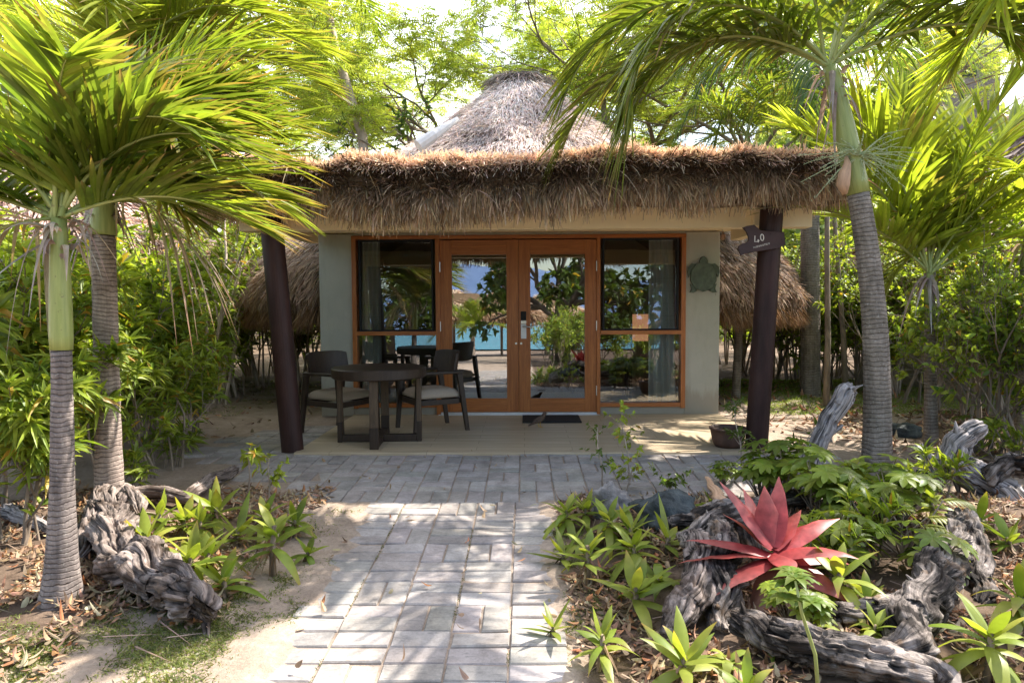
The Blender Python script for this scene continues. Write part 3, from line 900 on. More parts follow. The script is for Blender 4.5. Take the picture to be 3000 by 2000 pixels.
# ---------------------------------------------------------------- main conical roof
def cone_r(tab, t): return np.interp(t, tab[0], tab[1])
def thatch_cone(cx, cy, prof, parent, name, nstraw, skip=None, wid=0.012, ln=0.33, az=(0, 2 * math.pi), pale=(0.50, 0.43, 0.42), edge=True, off=None):
    """prof: list of (r, z) from the top down to the eave."""
    off = np.array(off if off is not None else (0, 0, 0), dtype=np.float32)
    rr = np.array([p[0] for p in prof]); zz = np.array([p[1] for p in prof])
    d = np.concatenate([[0], np.cumsum(np.hypot(np.diff(rr), np.diff(zz)))])
    Lt = d[-1]
    nu, nv = 96, 30
    V = []
    for j in range(nv):
        t = j / (nv - 1) * Lt
        r = np.interp(t, d, rr); z = np.interp(t, d, zz)
        for i in range(nu):
            a = i / nu * 2 * math.pi
            nz = 0.07 * noise.noise(Vector((math.cos(a) * r * 1.4 + cx, math.sin(a) * r * 1.4 + cy, z * 1.2))) + 0.03 * noise.noise(Vector((math.cos(a) * r * 5, math.sin(a) * r * 5, z * 3)))
            V.append((cx + (r + nz) * math.cos(a), cy + (r + nz) * math.sin(a), z + nz * 0.6))
    # underside
    for i in range(nu):
        a = i / nu * 2 * math.pi; r = rr[-1] - 0.35
        V.append((cx + r * math.cos(a), cy + r * math.sin(a), zz[-1] + 0.03))
    for i in range(nu):
        a = i / nu * 2 * math.pi; r = rr[-1] * 0.55
        V.append((cx + r * math.cos(a), cy + r * math.sin(a), zz[-1] + 1.1))
    Q = []
    for j in range(nv + 1):
        for i in range(nu):
            a0 = j * nu + i; a1 = j * nu + (i + 1) % nu
            f = [a0, a1, a1 + nu, a0 + nu]
            c = np.mean([V[q] for q in f], axis=0)
            if skip is None or not skip(c): Q.append(f)
    b = MB().add(np.array(V) - off, Q)
    T = [[0, (i + 1), i] for i in range(1, nu - 1)]
    b.T.append(np.array(T, dtype=np.int32))
    base = b.build(name, M['thatch'], parent)
    s = MB()
    n = nstraw
    t = Lt * rng.random(n) ** 0.62
    a = az[0] + (az[1] - az[0]) * rng.random(n)
    r = np.interp(t, d, rr); z = np.interp(t, d, zz)
    nz = np.array([0.07 * noise.noise(Vector((math.cos(q) * w_ * 1.4 + cx, math.sin(q) * w_ * 1.4 + cy, h * 1.2))) + 0.03 * noise.noise(Vector((math.cos(q) * w_ * 5, math.sin(q) * w_ * 5, h * 3))) for q, w_, h in zip(a, r, z)])
    rd = np.column_stack([np.cos(a), np.sin(a), np.zeros(n)])
    P0 = np.column_stack([cx + (r + nz + 0.015) * np.cos(a), cy + (r + nz + 0.015) * np.sin(a), z + nz * 0.6 + 0.02])
    i0 = np.clip(np.searchsorted(d, t) - 1, 0, len(d) - 2)
    sr = (rr[i0 + 1] - rr[i0]); sz = (zz[i0 + 1] - zz[i0]); q = np.hypot(sr, sz)
    D = rd * (sr / q)[:, None] + np.array([0, 0, 1.0]) * (sz / q)[:, None]
    Nn = rd * (-sz / q)[:, None] + np.array([0, 0, 1.0]) * (sr / q)[:, None]
    tg = np.cross(np.array([0, 0, 1.0]), rd)
    D = D + Nn * 0.10 + rng.normal(size=(n, 3)) * 0.26
    S = tg + rng.normal(size=(n, 3)) * 0.45
    if skip is not None:
        keep = np.array([not skip(p) for p in P0])
        P0, D, S, t = P0[keep], D[keep], S[keep], t[keep]; n = len(P0)
    cl = np.array([noise.noise(Vector(p) * 1.1) for p in P0])
    c = vary(pale, n, 0.35, 0.06) * (1 + 0.5 * cl)[:, None]
    bw = np.clip((t / Lt - 0.62) / 0.3, 0, 1)[:, None]  # lower straws browned: shade below the lit top is put into the colour
    c = c * (1 - 0.85 * bw) + vary((0.30, 0.19, 0.115), n, .4) * 0.85 * bw
    s.strips(P0 - off, D, S, ln * (0.5 + 0.9 * rng.random(n)), wid * (0.6 + 0.8 * rng.random(n)), 0.12, 2, np.clip(c * 0.85, 0, 1), np.clip(c * 1.1, 0, 1), prof='x')
    if edge:
        n = nstraw // 3
        a = az[0] + (az[1] - az[0]) * rng.random(n)
        r = rr[-1] - 0.30 * rng.random(n) + 0.02
        P0 = np.column_stack([cx + r * np.cos(a), cy + r * np.sin(a), zz[-1] + 0.10 - 0.08 * rng.random(n) + 0.1 * (rr[-1] - r)])
        rd = np.column_stack([np.cos(a), np.sin(a), np.zeros(n)])
        D = rd * 0.45 + np.array([0, 0, -1.0]) + rng.normal(size=(n, 3)) * 0.22
        if skip is not None:
            keep = np.array([not skip(p) for p in P0]); P0, D = P0[keep], D[keep]; n = len(P0)
        c = vary((0.22, 0.135, 0.075), n, 0.4, 0.06)
        s.strips(P0 - off, D, randdir(n), 0.14 + 0.22 * rng.random(n), wid * 1.1, 0.1, 2, c, c * 1.2, prof='grass')
    s.build('straw_layer', M['straw'], base)
    return base
CX, CY = -0.05, 12.6
prof = [(0.44, 5.42), (0.66, 5.18), (0.93, 4.86), (1.45, 4.42), (2.25, 3.88), (3.2, 3.12), (4.2, 2.3), (4.65, 1.8), (4.82, 1.5), (4.76, 1.30)]
skp = lambda p: (abs(p[0] + 0.06) < 2.50 and p[1] < 9.9) 
cone = thatch_cone(CX, CY, prof, house, 'main_roof', 95000, skp, 0.0095, 0.17, (math.pi * 0.92, math.pi * 2.08), (0.74, 0.64, 0.60), off=HL)
tp = MB()
n = 900; a = rng.random(n) * 6.283; r = 0.5 * rng.random(n) ** .5
P0 = np.column_stack([CX + r * np.cos(a), CY + r * np.sin(a), 5.40 + 0.25 * (0.5 - r) + 0.05 * rng.random(n)])
D = np.column_stack([np.cos(a + 1.2 * rng.normal(size=n)), np.sin(a + 1.2 * rng.normal(size=n)), rng.normal(size=n) * 0.25])
tp.strips(P0, D, randdir(n), 0.22 + 0.2 * rng.random(n), 0.016, 0.5, 2, vary((0.26, 0.22, 0.2), n, 0.4), prof='x')
hb(tp, 'roof_cap', M['straw'], cone)
hip = MB()
hip.tube([P(1225, 428, 10.2), P(1270, 398, 10.3), P(1340, 350, 10.6)], [0.10, 0.09, 0.04], 10)
hb(hip, 'roof_flashing', M['ridge'])

# ================================================================ ON THE TERRACE
def curtain(x0, x1, label):
    m = MB(); nx = 60; y0 = WF + 0.125
    V = []
    for j, z in enumerate((0.06, 0.8, 1.6, 2.2)):
        for i in range(nx):
            u = i / (nx - 1)
            flare = 1 + 0.06 * (2 - j)
            V.append((x0 + (x1 - x0) * u * flare if x0 > 0 else x1 - (x1 - x0) * (1 - u) * flare, y0 + 0.035 * math.sin(u * 26 + 0.5 * math.sin(j + u * 9)) * flare, z))
    if x0 > 0:
        V = [(x1 - (x1 - x0) * (1 - (v[0] - x0) / (x1 - x0)) if False else v[0] - 0.0, v[1], v[2]) for v in V]
    i = np.arange(nx - 1)[None, :] + np.arange(3)[:, None] * nx
    m.add(V, np.stack([i, i + 1, i + 1 + nx, i + nx], -1).reshape(-1, 4))
    o = m.build('curtain', M['curtain'], smooth=True)
    tag(o, label, 'curtain')
curtain(1.56, 1.88, 'pale curtain hanging behind the right hand window')
curtain(-2.03, -1.80, 'pale curtain hanging behind the left hand window')
cab = empty('side_cabinet', (1.05, 10.6, 0.03), label='dark cabinet inside the room under the glowing lamp', cat='cabinet')
bevel(MB().box(-0.35, 0.35, -0.22, 0.22, 0.08, 0.85).build('carcass', M['wood_dark'], cab))
for sx in (-1, 1): MB().box(sx * 0.30 - 0.02, sx * 0.30 + 0.02, -0.2, -0.16, 0, 0.08).build('leg', M['wood_dark'], cab)
for sx in (-1, 1): MB().box(sx * 0.17 - 0.155, sx * 0.17 + 0.155, -0.235, -0.222, 0.12, 0.81).build('cabinet_door', M['wood_worn'], cab)
lp = empty('table_lamp', (1.72, 9.9, 0.62), label='glowing salmon lamp with square shade seen through the right window', cat='lamp')
MB().tube([(0, 0, 0), (0, 0, 0.02), (0, 0, 0.05), (0, 0, 0.24)], [0.09, 0.09, 0.02, 0.015], 16).build('lamp_base', M['wood_dark'], lp)
MB().box(-0.13, 0.13, -0.13, 0.13, 0.24, 0.62).build('lamp_shade', M['lamp'], lp)
nsd = empty('bedside_table', (1.72, 9.9, 0.03), label='dark bedside table carrying the salmon lamp', cat='table')
MB().box(-0.25, 0.25, -0.22, 0.22, 0.53, 0.588).build('table_top', M['wood_dark'], nsd)
for sx in (-1, 1):
    for sy in (-1, 1): MB().box(sx * .21 - .02, sx * .21 + .02, sy * .18 - .02, sy * .18 + .02, 0, 0.53).build('leg', M['wood_dark'], nsd)

TZ = 0.0225
def patio_table():
    t = empty('round_patio_table', (-1.44, 6.74, TZ), rz=R(4), label='round dark wooden patio table on crossed flat legs', cat='table')
    a = np.linspace(0, 2 * math.pi, 64, endpoint=False)
    top = MB(); r = 0.465
    ring = [(r - 0.012, 0.645), (r, 0.657), (r, 0.735), (r - 0.008, 0.745)]
    V = []; k = 64
    for (rr_, z) in ring:
        for q in a: V.append((rr_ * math.cos(q), rr_ * math.sin(q), z))
    V += [(0, 0, 0.645), (0, 0, 0.745)]
    Q = []; T = []
    for j in range(3):
        for i in range(k): Q.append([j * k + i, j * k + (i + 1) % k, (j + 1) * k + (i + 1) % k, (j + 1) * k + i])
    for i in range(k):
        T.append([4 * k, (i + 1) % k, i]); T.append([4 * k + 1, 3 * k + i, 3 * k + (i + 1) % k])
    top.add(V, Q, T); top.build('table_top', M['wood_dark'], t)
    L = 0.39
    for ax in range(4):
        Mx = Matrix.Rotation(ax * math.pi / 2, 4, 'Z')
        lg = MB().box(L - 0.022, L + 0.022, -0.04, 0.04, 0.20, 0.643, M=Mx)
        o = lg.build('leg', M['wood_worn'], t); bevel(o, 0.004)
        ft = MB().box(L - 0.024, L + 0.024, -0.042, 0.042, 0.0, 0.198, M=Mx); f = ft.build('leg_foot', M['wood_dark'], o); bevel(f, 0.004)
    for ax in range(2):
        z0 = 0.004 + 0.0 * ax
        Mx = Matrix.Rotation(ax * math.pi / 2, 4, 'Z')
        if ax == 0:
            b = MB().box(-L + 0.025, L - 0.025, -0.038, 0.038, z0, 0.07, M=Mx)
        else:
            b = MB().box(-L + 0.025, -0.04, -0.038, 0.038, z0, 0.07, M=Mx); b.box(0.04, L - 0.025, -0.038, 0.038, z0, 0.07, M=Mx)
        bevel(b.build('cross_bar', M['wood_dark'], t), 0.004)
patio_table()

def make_chair():
    c = empty('patio_armchair', (0, 0, TZ))
    # local +x is the way the sitter faces
    def leg(x0, y0, x1, y1, z1, w0=0.022, w1=0.03):
        m = MB()
        V = []
        for (x, y, z, w_) in ((x0, y0, 0, w0), (x1, y1, z1, w1)):
            V += [(x - w_, y - w_ * .8, z), (x + w_, y - w_ * .8, z), (x + w_, y + w_ * .8, z), (x - w_, y + w_ * .8, z)]
        m.add(V, [[0, 3, 2, 1], [4, 5, 6, 7], [0, 1, 5, 4], [1, 2, 6, 5], [2, 3, 7, 6], [3, 0, 4, 7]])
        bevel(m.build('leg', M['wood_dark'], c), 0.004)
    for sy in (-1, 1):
        leg(0.29, sy * 0.27, 0.24, sy * 0.265, 0.62)
        leg(-0.31, sy * 0.27, -0.22, sy * 0.265, 0.62)
        arm = MB().box(-0.25, 0.275, sy * 0.265 - 0.03, sy * 0.265 + 0.03, 0.622, 0.652)
        bevel(arm.build('armrest', M['wood_dark'], c), 0.008)
        rail = MB().box(-0.21, 0.22, sy * 0.262 - 0.016, sy * 0.262 + 0.016, 0.30, 0.355)
        bevel(rail.build('side_rail', M['wood_dark'], c), 0.004)
    for x in (-0.235, 0.245):
        r_ = MB().box(x - 0.015, x + 0.015, -0.24, 0.24, 0.30, 0.355); bevel(r_.build('seat_rail', M['wood_dark'], c), 0.004)
    # cushion, softly domed
    V = []; nn = 14
    for side in (0, 1):
        for j in range(nn):
            for i in range(nn):
                u = i / (nn - 1) * 2 - 1; v = j / (nn - 1) * 2 - 1
                e = (1 - abs(u) ** 8) * (1 - abs(v) ** 8)
                z = 0.358 + 0.012 * (1 - e) if side == 0 else 0.40 + 0.055 * e ** 0.5 + 0.015 * (1 - u * u) * (1 - v * v)
                V.append((u * 0.245, v * 0.243, z))
    Q = []
    for j in range(nn - 1):
        for i in range(nn - 1):
            a0 = j * nn + i
            Q.append([a0, a0 + nn, a0 + nn + 1, a0 + 1]); b0 = a0 + nn * nn; Q.append([b0, b0 + 1, b0 + nn + 1, b0 + nn])
    for i in range(nn - 1):
        for (a0, a1) in ((i, i + 1), ((nn - 1) * nn + i + 1, (nn - 1) * nn + i), ((i + 1) * nn, i * nn), (i * nn + nn - 1, (i + 1) * nn + nn - 1)):
            Q.append([a0, a1, a1 + nn * nn, a0 + nn * nn])
    MB().add(V, Q).build('cushion', M['fabric'], c, smooth=True)
    # curved backrest panel
    V = []; m_ = 15
    for j in range(m_):
        v = j / (m_ - 1) * 2 - 1
        for (dx, z) in ((0, 0.60), (-0.035, 0.86)):
            x = -0.27 + 0.10 * v * v + dx
            cut = 0.02 * abs(v) ** 6
            zz_ = z - cut if z > 0.8 else z + cut * 3
            V += [(x, v * 0.285, zz_), (x + 0.028, v * 0.285, zz_)]
    Q = []
    for j in range(m_ - 1):
        a0 = j * 4; b0 = a0 + 4
        Q += [[a0, a0 + 2, b0 + 2, b0], [a0 + 1, b0 + 1, b0 + 3, a0 + 3], [a0 + 2, a0 + 3, b0 + 3, b0 + 2], [a0, b0, b0 + 1, a0 + 1]]
    Q += [[0, 1, 3, 2], [4 * (m_ - 1), 4 * (m_ - 1) + 2, 4 * (m_ - 1) + 3, 4 * (m_ - 1) + 1]]
    bevel(MB().add(V, Q).build('backrest', M['wood_dark'], c), 0.005)
    remember(c)
    return c
ch = make_chair()
ch.location = (-1.98, 7.28, TZ); ch.rotation_euler.z = math.atan2(-0.50, 0.86)
tag(ch, 'dark wooden armchair with taupe cushion on the post side of the round table', 'chair', 'patio armchairs at the round table')
c2 = copy_tree(ch)
c2.location = (-1.02, 7.42, TZ); c2.rotation_euler.z = math.atan2(-0.50, -0.86)
tag(c2, 'dark wooden armchair with taupe cushion on the door side of the round table', 'chair', 'patio armchairs at the round table')

dm = MB().box(-0.02, 0.66, 7.78, 8.30, 0.023, 0.036)
for k in range(34): dm.box(-0.005 + k * 0.0196, 0.004 + k * 0.0196, 7.80, 8.28, 0.036, 0.0385)
tag(dm.build('doormat', M['black']), 'black rubber doormat in front of the double doors', 'doormat')

# small brown bird on the terrace beside the mat
def bird():
    b = empty('small_bird', (0.17, 7.5, TZ), rz=R(35), label='small brown bird standing on the terrace at the doormat edge', cat='bird')
    body = MB()
    body.tube([(-0.15, 0, 0.035), (-0.09, 0, 0.055), (-0.05, 0, 0.075), (0.0, 0, 0.09), (0.035, 0, 0.105), (0.055, 0, 0.13), (0.068, 0, 0.148), (0.085, 0, 0.152), (0.094, 0, 0.150)],
              [0.007, 0.013, 0.027, 0.036, 0.031, 0.021, 0.021, 0.013, 0.006], 14)
    body.build('body', M['bird'], b, smooth=True)
    bk = MB(); bk.tube([(0.092, 0, 0.151), (0.118, 0, 0.145)], [0.006, 0.001], 8); bk.build('beak', M['yellow'], b)
    for s in (-1, 1):
        w_ = MB(); w_.tube([(0.03, s * 0.028, 0.098), (-0.03, s * 0.036, 0.08), (-0.09, s * 0.018, 0.058)], [0.012, 0.018, 0.003], 8); w_.build('wing', M['bird'], b, smooth=True)
        l_ = MB(); l_.tube([(0.0, s * 0.016, 0.06), (-0.006, s * 0.018, 0.03), (0.004, s * 0.018, 0.004)], 0.0028, 6)
        for k in (-1, 0, 1): l_.tube([(0.004, s * 0.018, 0.003), (0.026, s * 0.018 + k * 0.012, 0.0025)], 0.0018, 5)
        l_.build('leg', M['yellow'], b)
        e_ = MB(); e_.tube([(0.078, s * 0.014, 0.153), (0.078, s * 0.0195, 0.153)], 0.003, 8); e_.build('eye', M['black'], b)
bird()

# sign on the right post
def sign():
    pts = [(670, 245), (740, 218), (830, 205), (930, 285), (1100, 302), (1290, 312), (1300, 400), (1312, 505), (1200, 560), (1000, 590), (850, 608), (700, 640), (640, 662), (592, 575), (600, 530), (650, 495), (725, 470), (755, 420), (745, 370), (720, 310)]
    Y = 6.235
    W_ = [P(2050 + x / 5.2275, 620 + y / 5.2275, Y) for x, y in pts]
    s = empty('number_sign', (2.3, Y, 2.0), label='dark brown wooden number sign reading 40 on the right porch post', cat='sign')
    b = MB().prism([(p.x, p.z) for p in W_], Y - 0.001, Y + 0.024)
    V = [v - np.array((2.3, Y, 2.0), dtype=np.float32) for v in b.V]; b.V = V
    o = b.build('board', M['sign'], s); bevel(o, 0.004)
    # hand painted digits as real strokes
    def stroke(path, r, name):
        m = MB()
        for seg in path:
            q = [P(2050 + x / 5.2275, 620 + y / 5.2275, Y - 0.003) - Vector((2.3, Y, 2.0)) for x, y in seg]
            m.tube(q, r, 6)
        return m
    m = stroke([[(845, 370), (842, 460), (880, 458), (912, 442)], [(893, 425), (898, 472)]], 0.0045, 'digit_four'); m.build('digit_four', M['white'], s)
    a = [(955 + 24 * math.sin(q) * 1.0 - 8 * math.cos(q) * .3, 395 - 48 * math.cos(q)) for q in np.linspace(0, 2 * math.pi, 20)]
    m = stroke([a], 0.0045, 'digit_zero'); m.build('digit_zero', M['white'], s)
    # small hand-lettered name along the lower edge
    glyph = {'V': [[(0, 1), (.5, 0), (1, 1)]], 'A': [[(0, 0), (.5, 1), (1, 0)], [(.2, .35), (.8, .35)]], 'S': [[(1, .9), (.3, 1), (0, .75), (1, .3), (.7, 0), (0, .1)]],
             'E': [[(1, 1), (0, 1), (0, 0), (1, 0)], [(0, .5), (.8, .5)]], 'U': [[(0, 1), (0, .2), (.5, 0), (1, .2), (1, 1)]], 'N': [[(0, 0), (0, 1), (1, 0), (1, 1)]],
             'L': [[(0, 1), (0, 0), (1, 0)]], 'T': [[(0, 1), (1, 1)], [(.5, 1), (.5, 0)]], 'I': [[(.5, 1), (.5, 0)]], 'K': [[(0, 1), (0, 0)], [(1, 1), (0, .45), (1, 0)]]}
    txt = 'VASEUNAUTULU'
    m = MB()
    for i, g in enumerate(txt):
        bx = 818 + i * 21.5; by = 562 - i * 5.6; w_ = 13; h_ = 26
        for seg in glyph[g]:
            q = [P(2050 + (bx + u * w_) / 5.2275, 620 + (by - v * h_) / 5.2275, Y - 0.003) - Vector((2.3, Y, 2.0)) for u, v in seg]
            m.tube(q, 0.0016, 5)
    m.build('lettering', M['white'], s)
    for (x, y) in ((1080, 340), (1250, 430)):
        bt = MB()
        q = P(2050 + x / 5.2275, 620 + y / 5.2275, Y) - Vector((2.3, Y, 2.0)); bt.tube([q + Vector((0, -0.004, 0)), q + Vector((0, 0.01, 0))], 0.006, 8)
        bt.build('screw', M['post'], s)
sign()

# turtle plaque
def turtle():
    Yt = WF - 0.03
    c = P(2061, 808, Yt)
    s = empty('turtle_plaque', c, label='green patinated turtle plaque hanging on the grey wall', cat='wall plaque')
    def poly(pts, y0, y1, name):
        b = MB().prism([((x - 1475) / 2.413 / 237, -(y - 380) / 2.413 / 237) for x, y in pts], y0, y1)
        o = b.build(name, M['turtle'], s); bevel(o, 0.006)
    poly([(1420, 300), (1475, 290), (1530, 300), (1560, 345), (1565, 410), (1540, 465), (1475, 488), (1412, 465), (1385, 410), (1390, 345)], -0.012, 0.02, 'shell')
    poly([(1475, 246), (1492, 255), (1502, 275), (1500, 300), (1450, 300), (1448, 275), (1458, 255)], -0.004, 0.022, 'head')
    for sx in (-1, 1):
        fl = [(1475 + sx * 50, 300), (1475 + sx * 78, 297), (1475 + sx * 105, 320), (1475 + sx * 110, 350), (1475 + sx * 102, 385), (1475 + sx * 93, 372), (1475 + sx * 82, 342)]
        if sx > 0: fl = fl[::-1]
        poly(fl, 0.0, 0.022, 'front_flipper')
        fl = [(1475 + sx * 60, 455), (1475 + sx * 88, 440), (1475 + sx * 80, 470), (1475 + sx * 92, 492), (1475 + sx * 70, 495), (1475 + sx * 45, 482)]
        if sx > 0: fl = fl[::-1]
        poly(fl, 0.0, 0.022, 'rear_flipper')
    rg = MB()
    for (r_, k) in ((0.03, 6), (0.062, 6)):
        q = [(r_ * math.cos(a), -0.014, r_ * math.sin(a) - 0.01) for a in np.linspace(0, 2 * math.pi, 7)]
        rg.tube(q, 0.002, 5)
    rg.build('shell_pattern', M['turtle'], s)
turtle()

# wall lamp by the corner
wl = empty('wall_hook_lamp', P(2118, 690, 8.2), label='small copper bracket light hanging under the eave at the wall corner', cat='bracket light')
MB().tube([(0, 0, 0.05), (0, 0, 0.02), (0, 0, 0.01), (0, 0, -0.03), (0, 0, -0.05)], [0.008, 0.01, 0.028, 0.030, 0.02], 14).build('lamp_body', M['spathe'], wl)
MB().tube([(0, 0.0, 0.05), (0.0, 0.02, 0.07), (0, 0.05, 0.075)], 0.004, 6).build('bracket', M['steel'], wl)

# ================================================================ VEGETATION
GREEN = np.array((0.115, 0.165, 0.026)); LIME = np.array((0.30, 0.35, 0.045)); DEEP = np.array((0.045, 0.085, 0.018)); TIP = np.array((0.25, 0.13, 0.07)); GREYDEAD = np.array((0.40, 0.33, 0.29))

def frond(lm, rm, base, az, el, L, droop=1.5, n=60, ll=0.5, lw=0.03, col=GREEN, col2=LIME, brown=0.35, sag=0.13, sweep=0.0, dead=False, petiole=0.12, lift=0.25, seg=4):
    K = 26
    kf = rng.uniform(.62, 1.15); col = np.asarray(col) * kf; col2 = np.asarray(col2) * kf
    t = np.linspace(0, 1, K)
    e = el - droop * t ** 1.35
    a = az + sweep * t
    d = np.column_stack([np.cos(e) * np.cos(a), np.cos(e) * np.sin(a), np.sin(e)])
    pts = np.array(base)[None, :] + np.vstack([[0, 0, 0], np.cumsum((d[1:] + d[:-1]) / 2 * (L / (K - 1)), axis=0)])
    rc = vary(np.array((0.24, 0.27, 0.07)) if not dead else GREYDEAD, 1, 0.15, 0.05)[0]
    rm.tube(pts[::2], 0.017 * (L / 1.8) ** .5 * (1 - 0.85 * t[::2]), 5, rc, cap=False)
    side = np.column_stack([-np.sin(a), np.cos(a), np.zeros(K)])
    up = np.cross(d, side)          # may point down/up depending; make it the upper side
    up *= np.sign(up[:, 2].mean() + 1e-6) if abs(up[:, 2].mean()) > 0.05 else 1.0
    tt = petiole + (1 - petiole) * (np.arange(n) + 0.5) / n
    for s in (-1, 1):
        tj = np.clip(tt + rng.normal(size=n) * 0.004, 0, 1)
        Pp = np.column_stack([np.interp(tj, t, pts[:, q]) for q in range(3)])
        Dd = unit(np.column_stack([np.interp(tj, t, d[:, q]) for q in range(3)]))
        Ss = unit(np.column_stack([np.interp(tj, t, side[:, q]) for q in range(3)]))
        Uu = unit(np.column_stack([np.interp(tj, t, up[:, q]) for q in range(3)]))
        u = (tj - petiole) / (1 - petiole)
        ang = np.radians(62 - 44 * u + rng.normal(size=n) * 4)
        lf = lift + rng.normal(size=n) * 0.13
        D = Dd * np.cos(ang)[:, None] + Ss * (s * np.sin(ang))[:, None] + Uu * lf[:, None]
        Wv = np.cross(D, Uu) + rng.normal(size=(n, 3)) * 0.15
        Ln = ll * (0.55 + 0.45 * np.sin(np.pi * np.clip(0.12 + 0.8 * u, 0, 1))) * (1 + rng.normal(size=n) * 0.07)
        mix = np.clip(rng.random((n, 1)) * 0.9 + 0.1 * rng.normal(), 0, 1)
        c0 = vary(col * (1 - mix) + col2 * mix, n, 0.15, 0.06)
        c1 = vary(col * (1 - mix) + col2 * mix, n, 0.15, 0.06)
        if dead:
            lw_ = lw
            c0 = vary(GREYDEAD, n, 0.3, 0.08); c1 = vary(TIP * 1.3, n, 0.3)
        else:
            bm = (rng.random(n) < brown)
            c1[bm] = vary(TIP, int(bm.sum()), 0.4, 0.15)
        lm.strips(Pp, D, Wv, Ln, (lw * .6 if dead else lw) * (0.75 + 0.25 * np.sin(np.pi * np.clip(u, 0.05, 0.9))), sag * (1 + rng.normal(size=n) * 0.35), seg, c0, c1, 3.0, 'palm', 0.35)

def palm(name, label, base, crown, r0, r1, shaft_len, fronds, trunkmat, flare=1.5, dead=None, kink=None, shaft_r=1.15, lw=0.034, ll=0.5, cat='palm tree', group=None, dead_sheath=True, col=GREEN, col2=LIME, brown=0.35, nleaf=62, tmul=1.0):
    base = Vector(base); crown = Vector(crown)
    e = empty(name, base, label=label, cat=cat, group=group)
    def L_(p): return Vector(p) - base
    K = 24; ax = crown - base
    ctr = [base + ax * (i / (K - 1)) for i in range(K)]
    if kink is not None:
        ctr = [p + Vector(kink) * math.sin(math.pi * i / (K - 1)) for i, p in enumerate(ctr)]
    Ltot = ax.length; ts = 1 - shaft_len / Ltot
    kk = max(3, int(K * ts))
    tr = [L_(ctr[0].lerp(ctr[-1], 0)) ]
    def at(t):
        f = t * (K - 1); i = min(K - 2, int(f)); return ctr[i].lerp(ctr[i + 1], f - i) - base
    T = np.linspace(0, ts, 30)
    rad = [(r1 + (r0 - r1) * (1 - t / ts) ** 1.0) * (1 + (flare - 1) * math.exp(-t * Ltot / 0.20)) for t in T]
    tm = MB(); tm.tube([at(0) - Vector((0, 0, 0.1))] + [at(t) for t in T], [rad[0]] + rad, 20, disp=lambda p, l, g, u, d: 1 + 0.02 * math.sin(l * 2 * math.pi * 26) + 0.02 * noise.noise(Vector(p) * 9))
    tm.build('trunk', trunkmat, e, smooth=True)
    T = np.linspace(ts, 1.0, 10)
    sh = MB(); sh.tube([at(t) for t in T], [r1 * shaft_r * (1.0 - 0.35 * ((t - ts) / (1 - ts)) ** 2) * (0.97 if i == 0 else 1) for i, t in enumerate(T)], 18)
    sh.build('crownshaft', M['shaft'], e, smooth=True)
    lm = MB(); rm = MB()
    top = at(1.0)
    for f in fronds:
        f = dict(f)
        b = top + Vector((rng.normal() * 0.015, rng.normal() * 0.015, f.pop('dz', 0.0)))
        f.setdefault('ll', ll); f.setdefault('lw', lw); f.setdefault('col', col); f.setdefault('col2', col2); f.setdefault('brown', brown); f.setdefault('n', nleaf)
        frond(lm, rm, b, **f)
    lm.build('fronds', M['palmleaf'], e)
    rm.build('frond_stalks', M['shaft'], e, smooth=True)
    if dead_sheath:
        ds = MB(); n = 26
        a = rng.random(n) * 6.28
        rr = r1 * 0.95
        P0 = np.array([tuple(at(1.0 - 0.10 * rng.random())) for _ in range(n)]) + np.column_stack([np.cos(a) * rr, np.sin(a) * rr, np.zeros(n)])
        D = np.column_stack([np.cos(a) * .5, np.sin(a) * .5, 0.5 + rng.normal(size=n) * 0.9])
        ds.strips(P0, D, np.column_stack([-np.sin(a), np.cos(a), np.zeros(n)]), 0.08 + 0.22 * rng.random(n), 0.02 + 0.035 * rng.random(n), 1.0 + rng.random(n), 6, vary((0.36, 0.27, 0.21), n, 0.4), vary((0.50, 0.42, 0.38), n, 0.3), prof='grass', fold=0.6, curl=rng.normal(size=n) * .6)
        ds.build('dead_sheaths', M['litter'], e)
    return e

def fr(azd, eld, L, droop=1.5, **k):
    return dict(az=R(azd), el=R(eld), L=L, droop=droop, **k)

g = G(180, 1752)
palm('palm_tree', 'front left palm with slim dark ringed trunk beside the gnarled driftwood log', g, (P(172, 640, g.y)), 0.058, 0.044, 0.62,
     [fr(75, 84, 1.2, 1.3), fr(20, 80, 1.15, 1.9), fr(130, 72, 1.3, 1.6), fr(0, 60, 1.0, 1.6), fr(55, 64, 1.2, 1.5), fr(100, 62, 1.3, 1.5), fr(160, 55, 1.2, 1.5), fr(195, 62, 1.1, 1.5), fr(35, 42, 1.1, 1.4), fr(-15, 72, 1.0, 2.0), fr(220, 70, 1.0, 1.7), fr(-50, 80, 0.95, 1.6), fr(10, 25, .9, 1.1, brown=0.9), fr(200, 25, 0.8, 1.0, brown=.7), fr(170, 30, 1.0, 1.2), fr(190, -5, .5, .8, dead=True, n=14, sag=.9)],
     M['trunk_dark'], 1.75, nleaf=44, ll=0.46, lw=0.037, kink=(0.01, 0, 0), col=GREEN * 1.05, col2=LIME)
g = G(322, 1500)
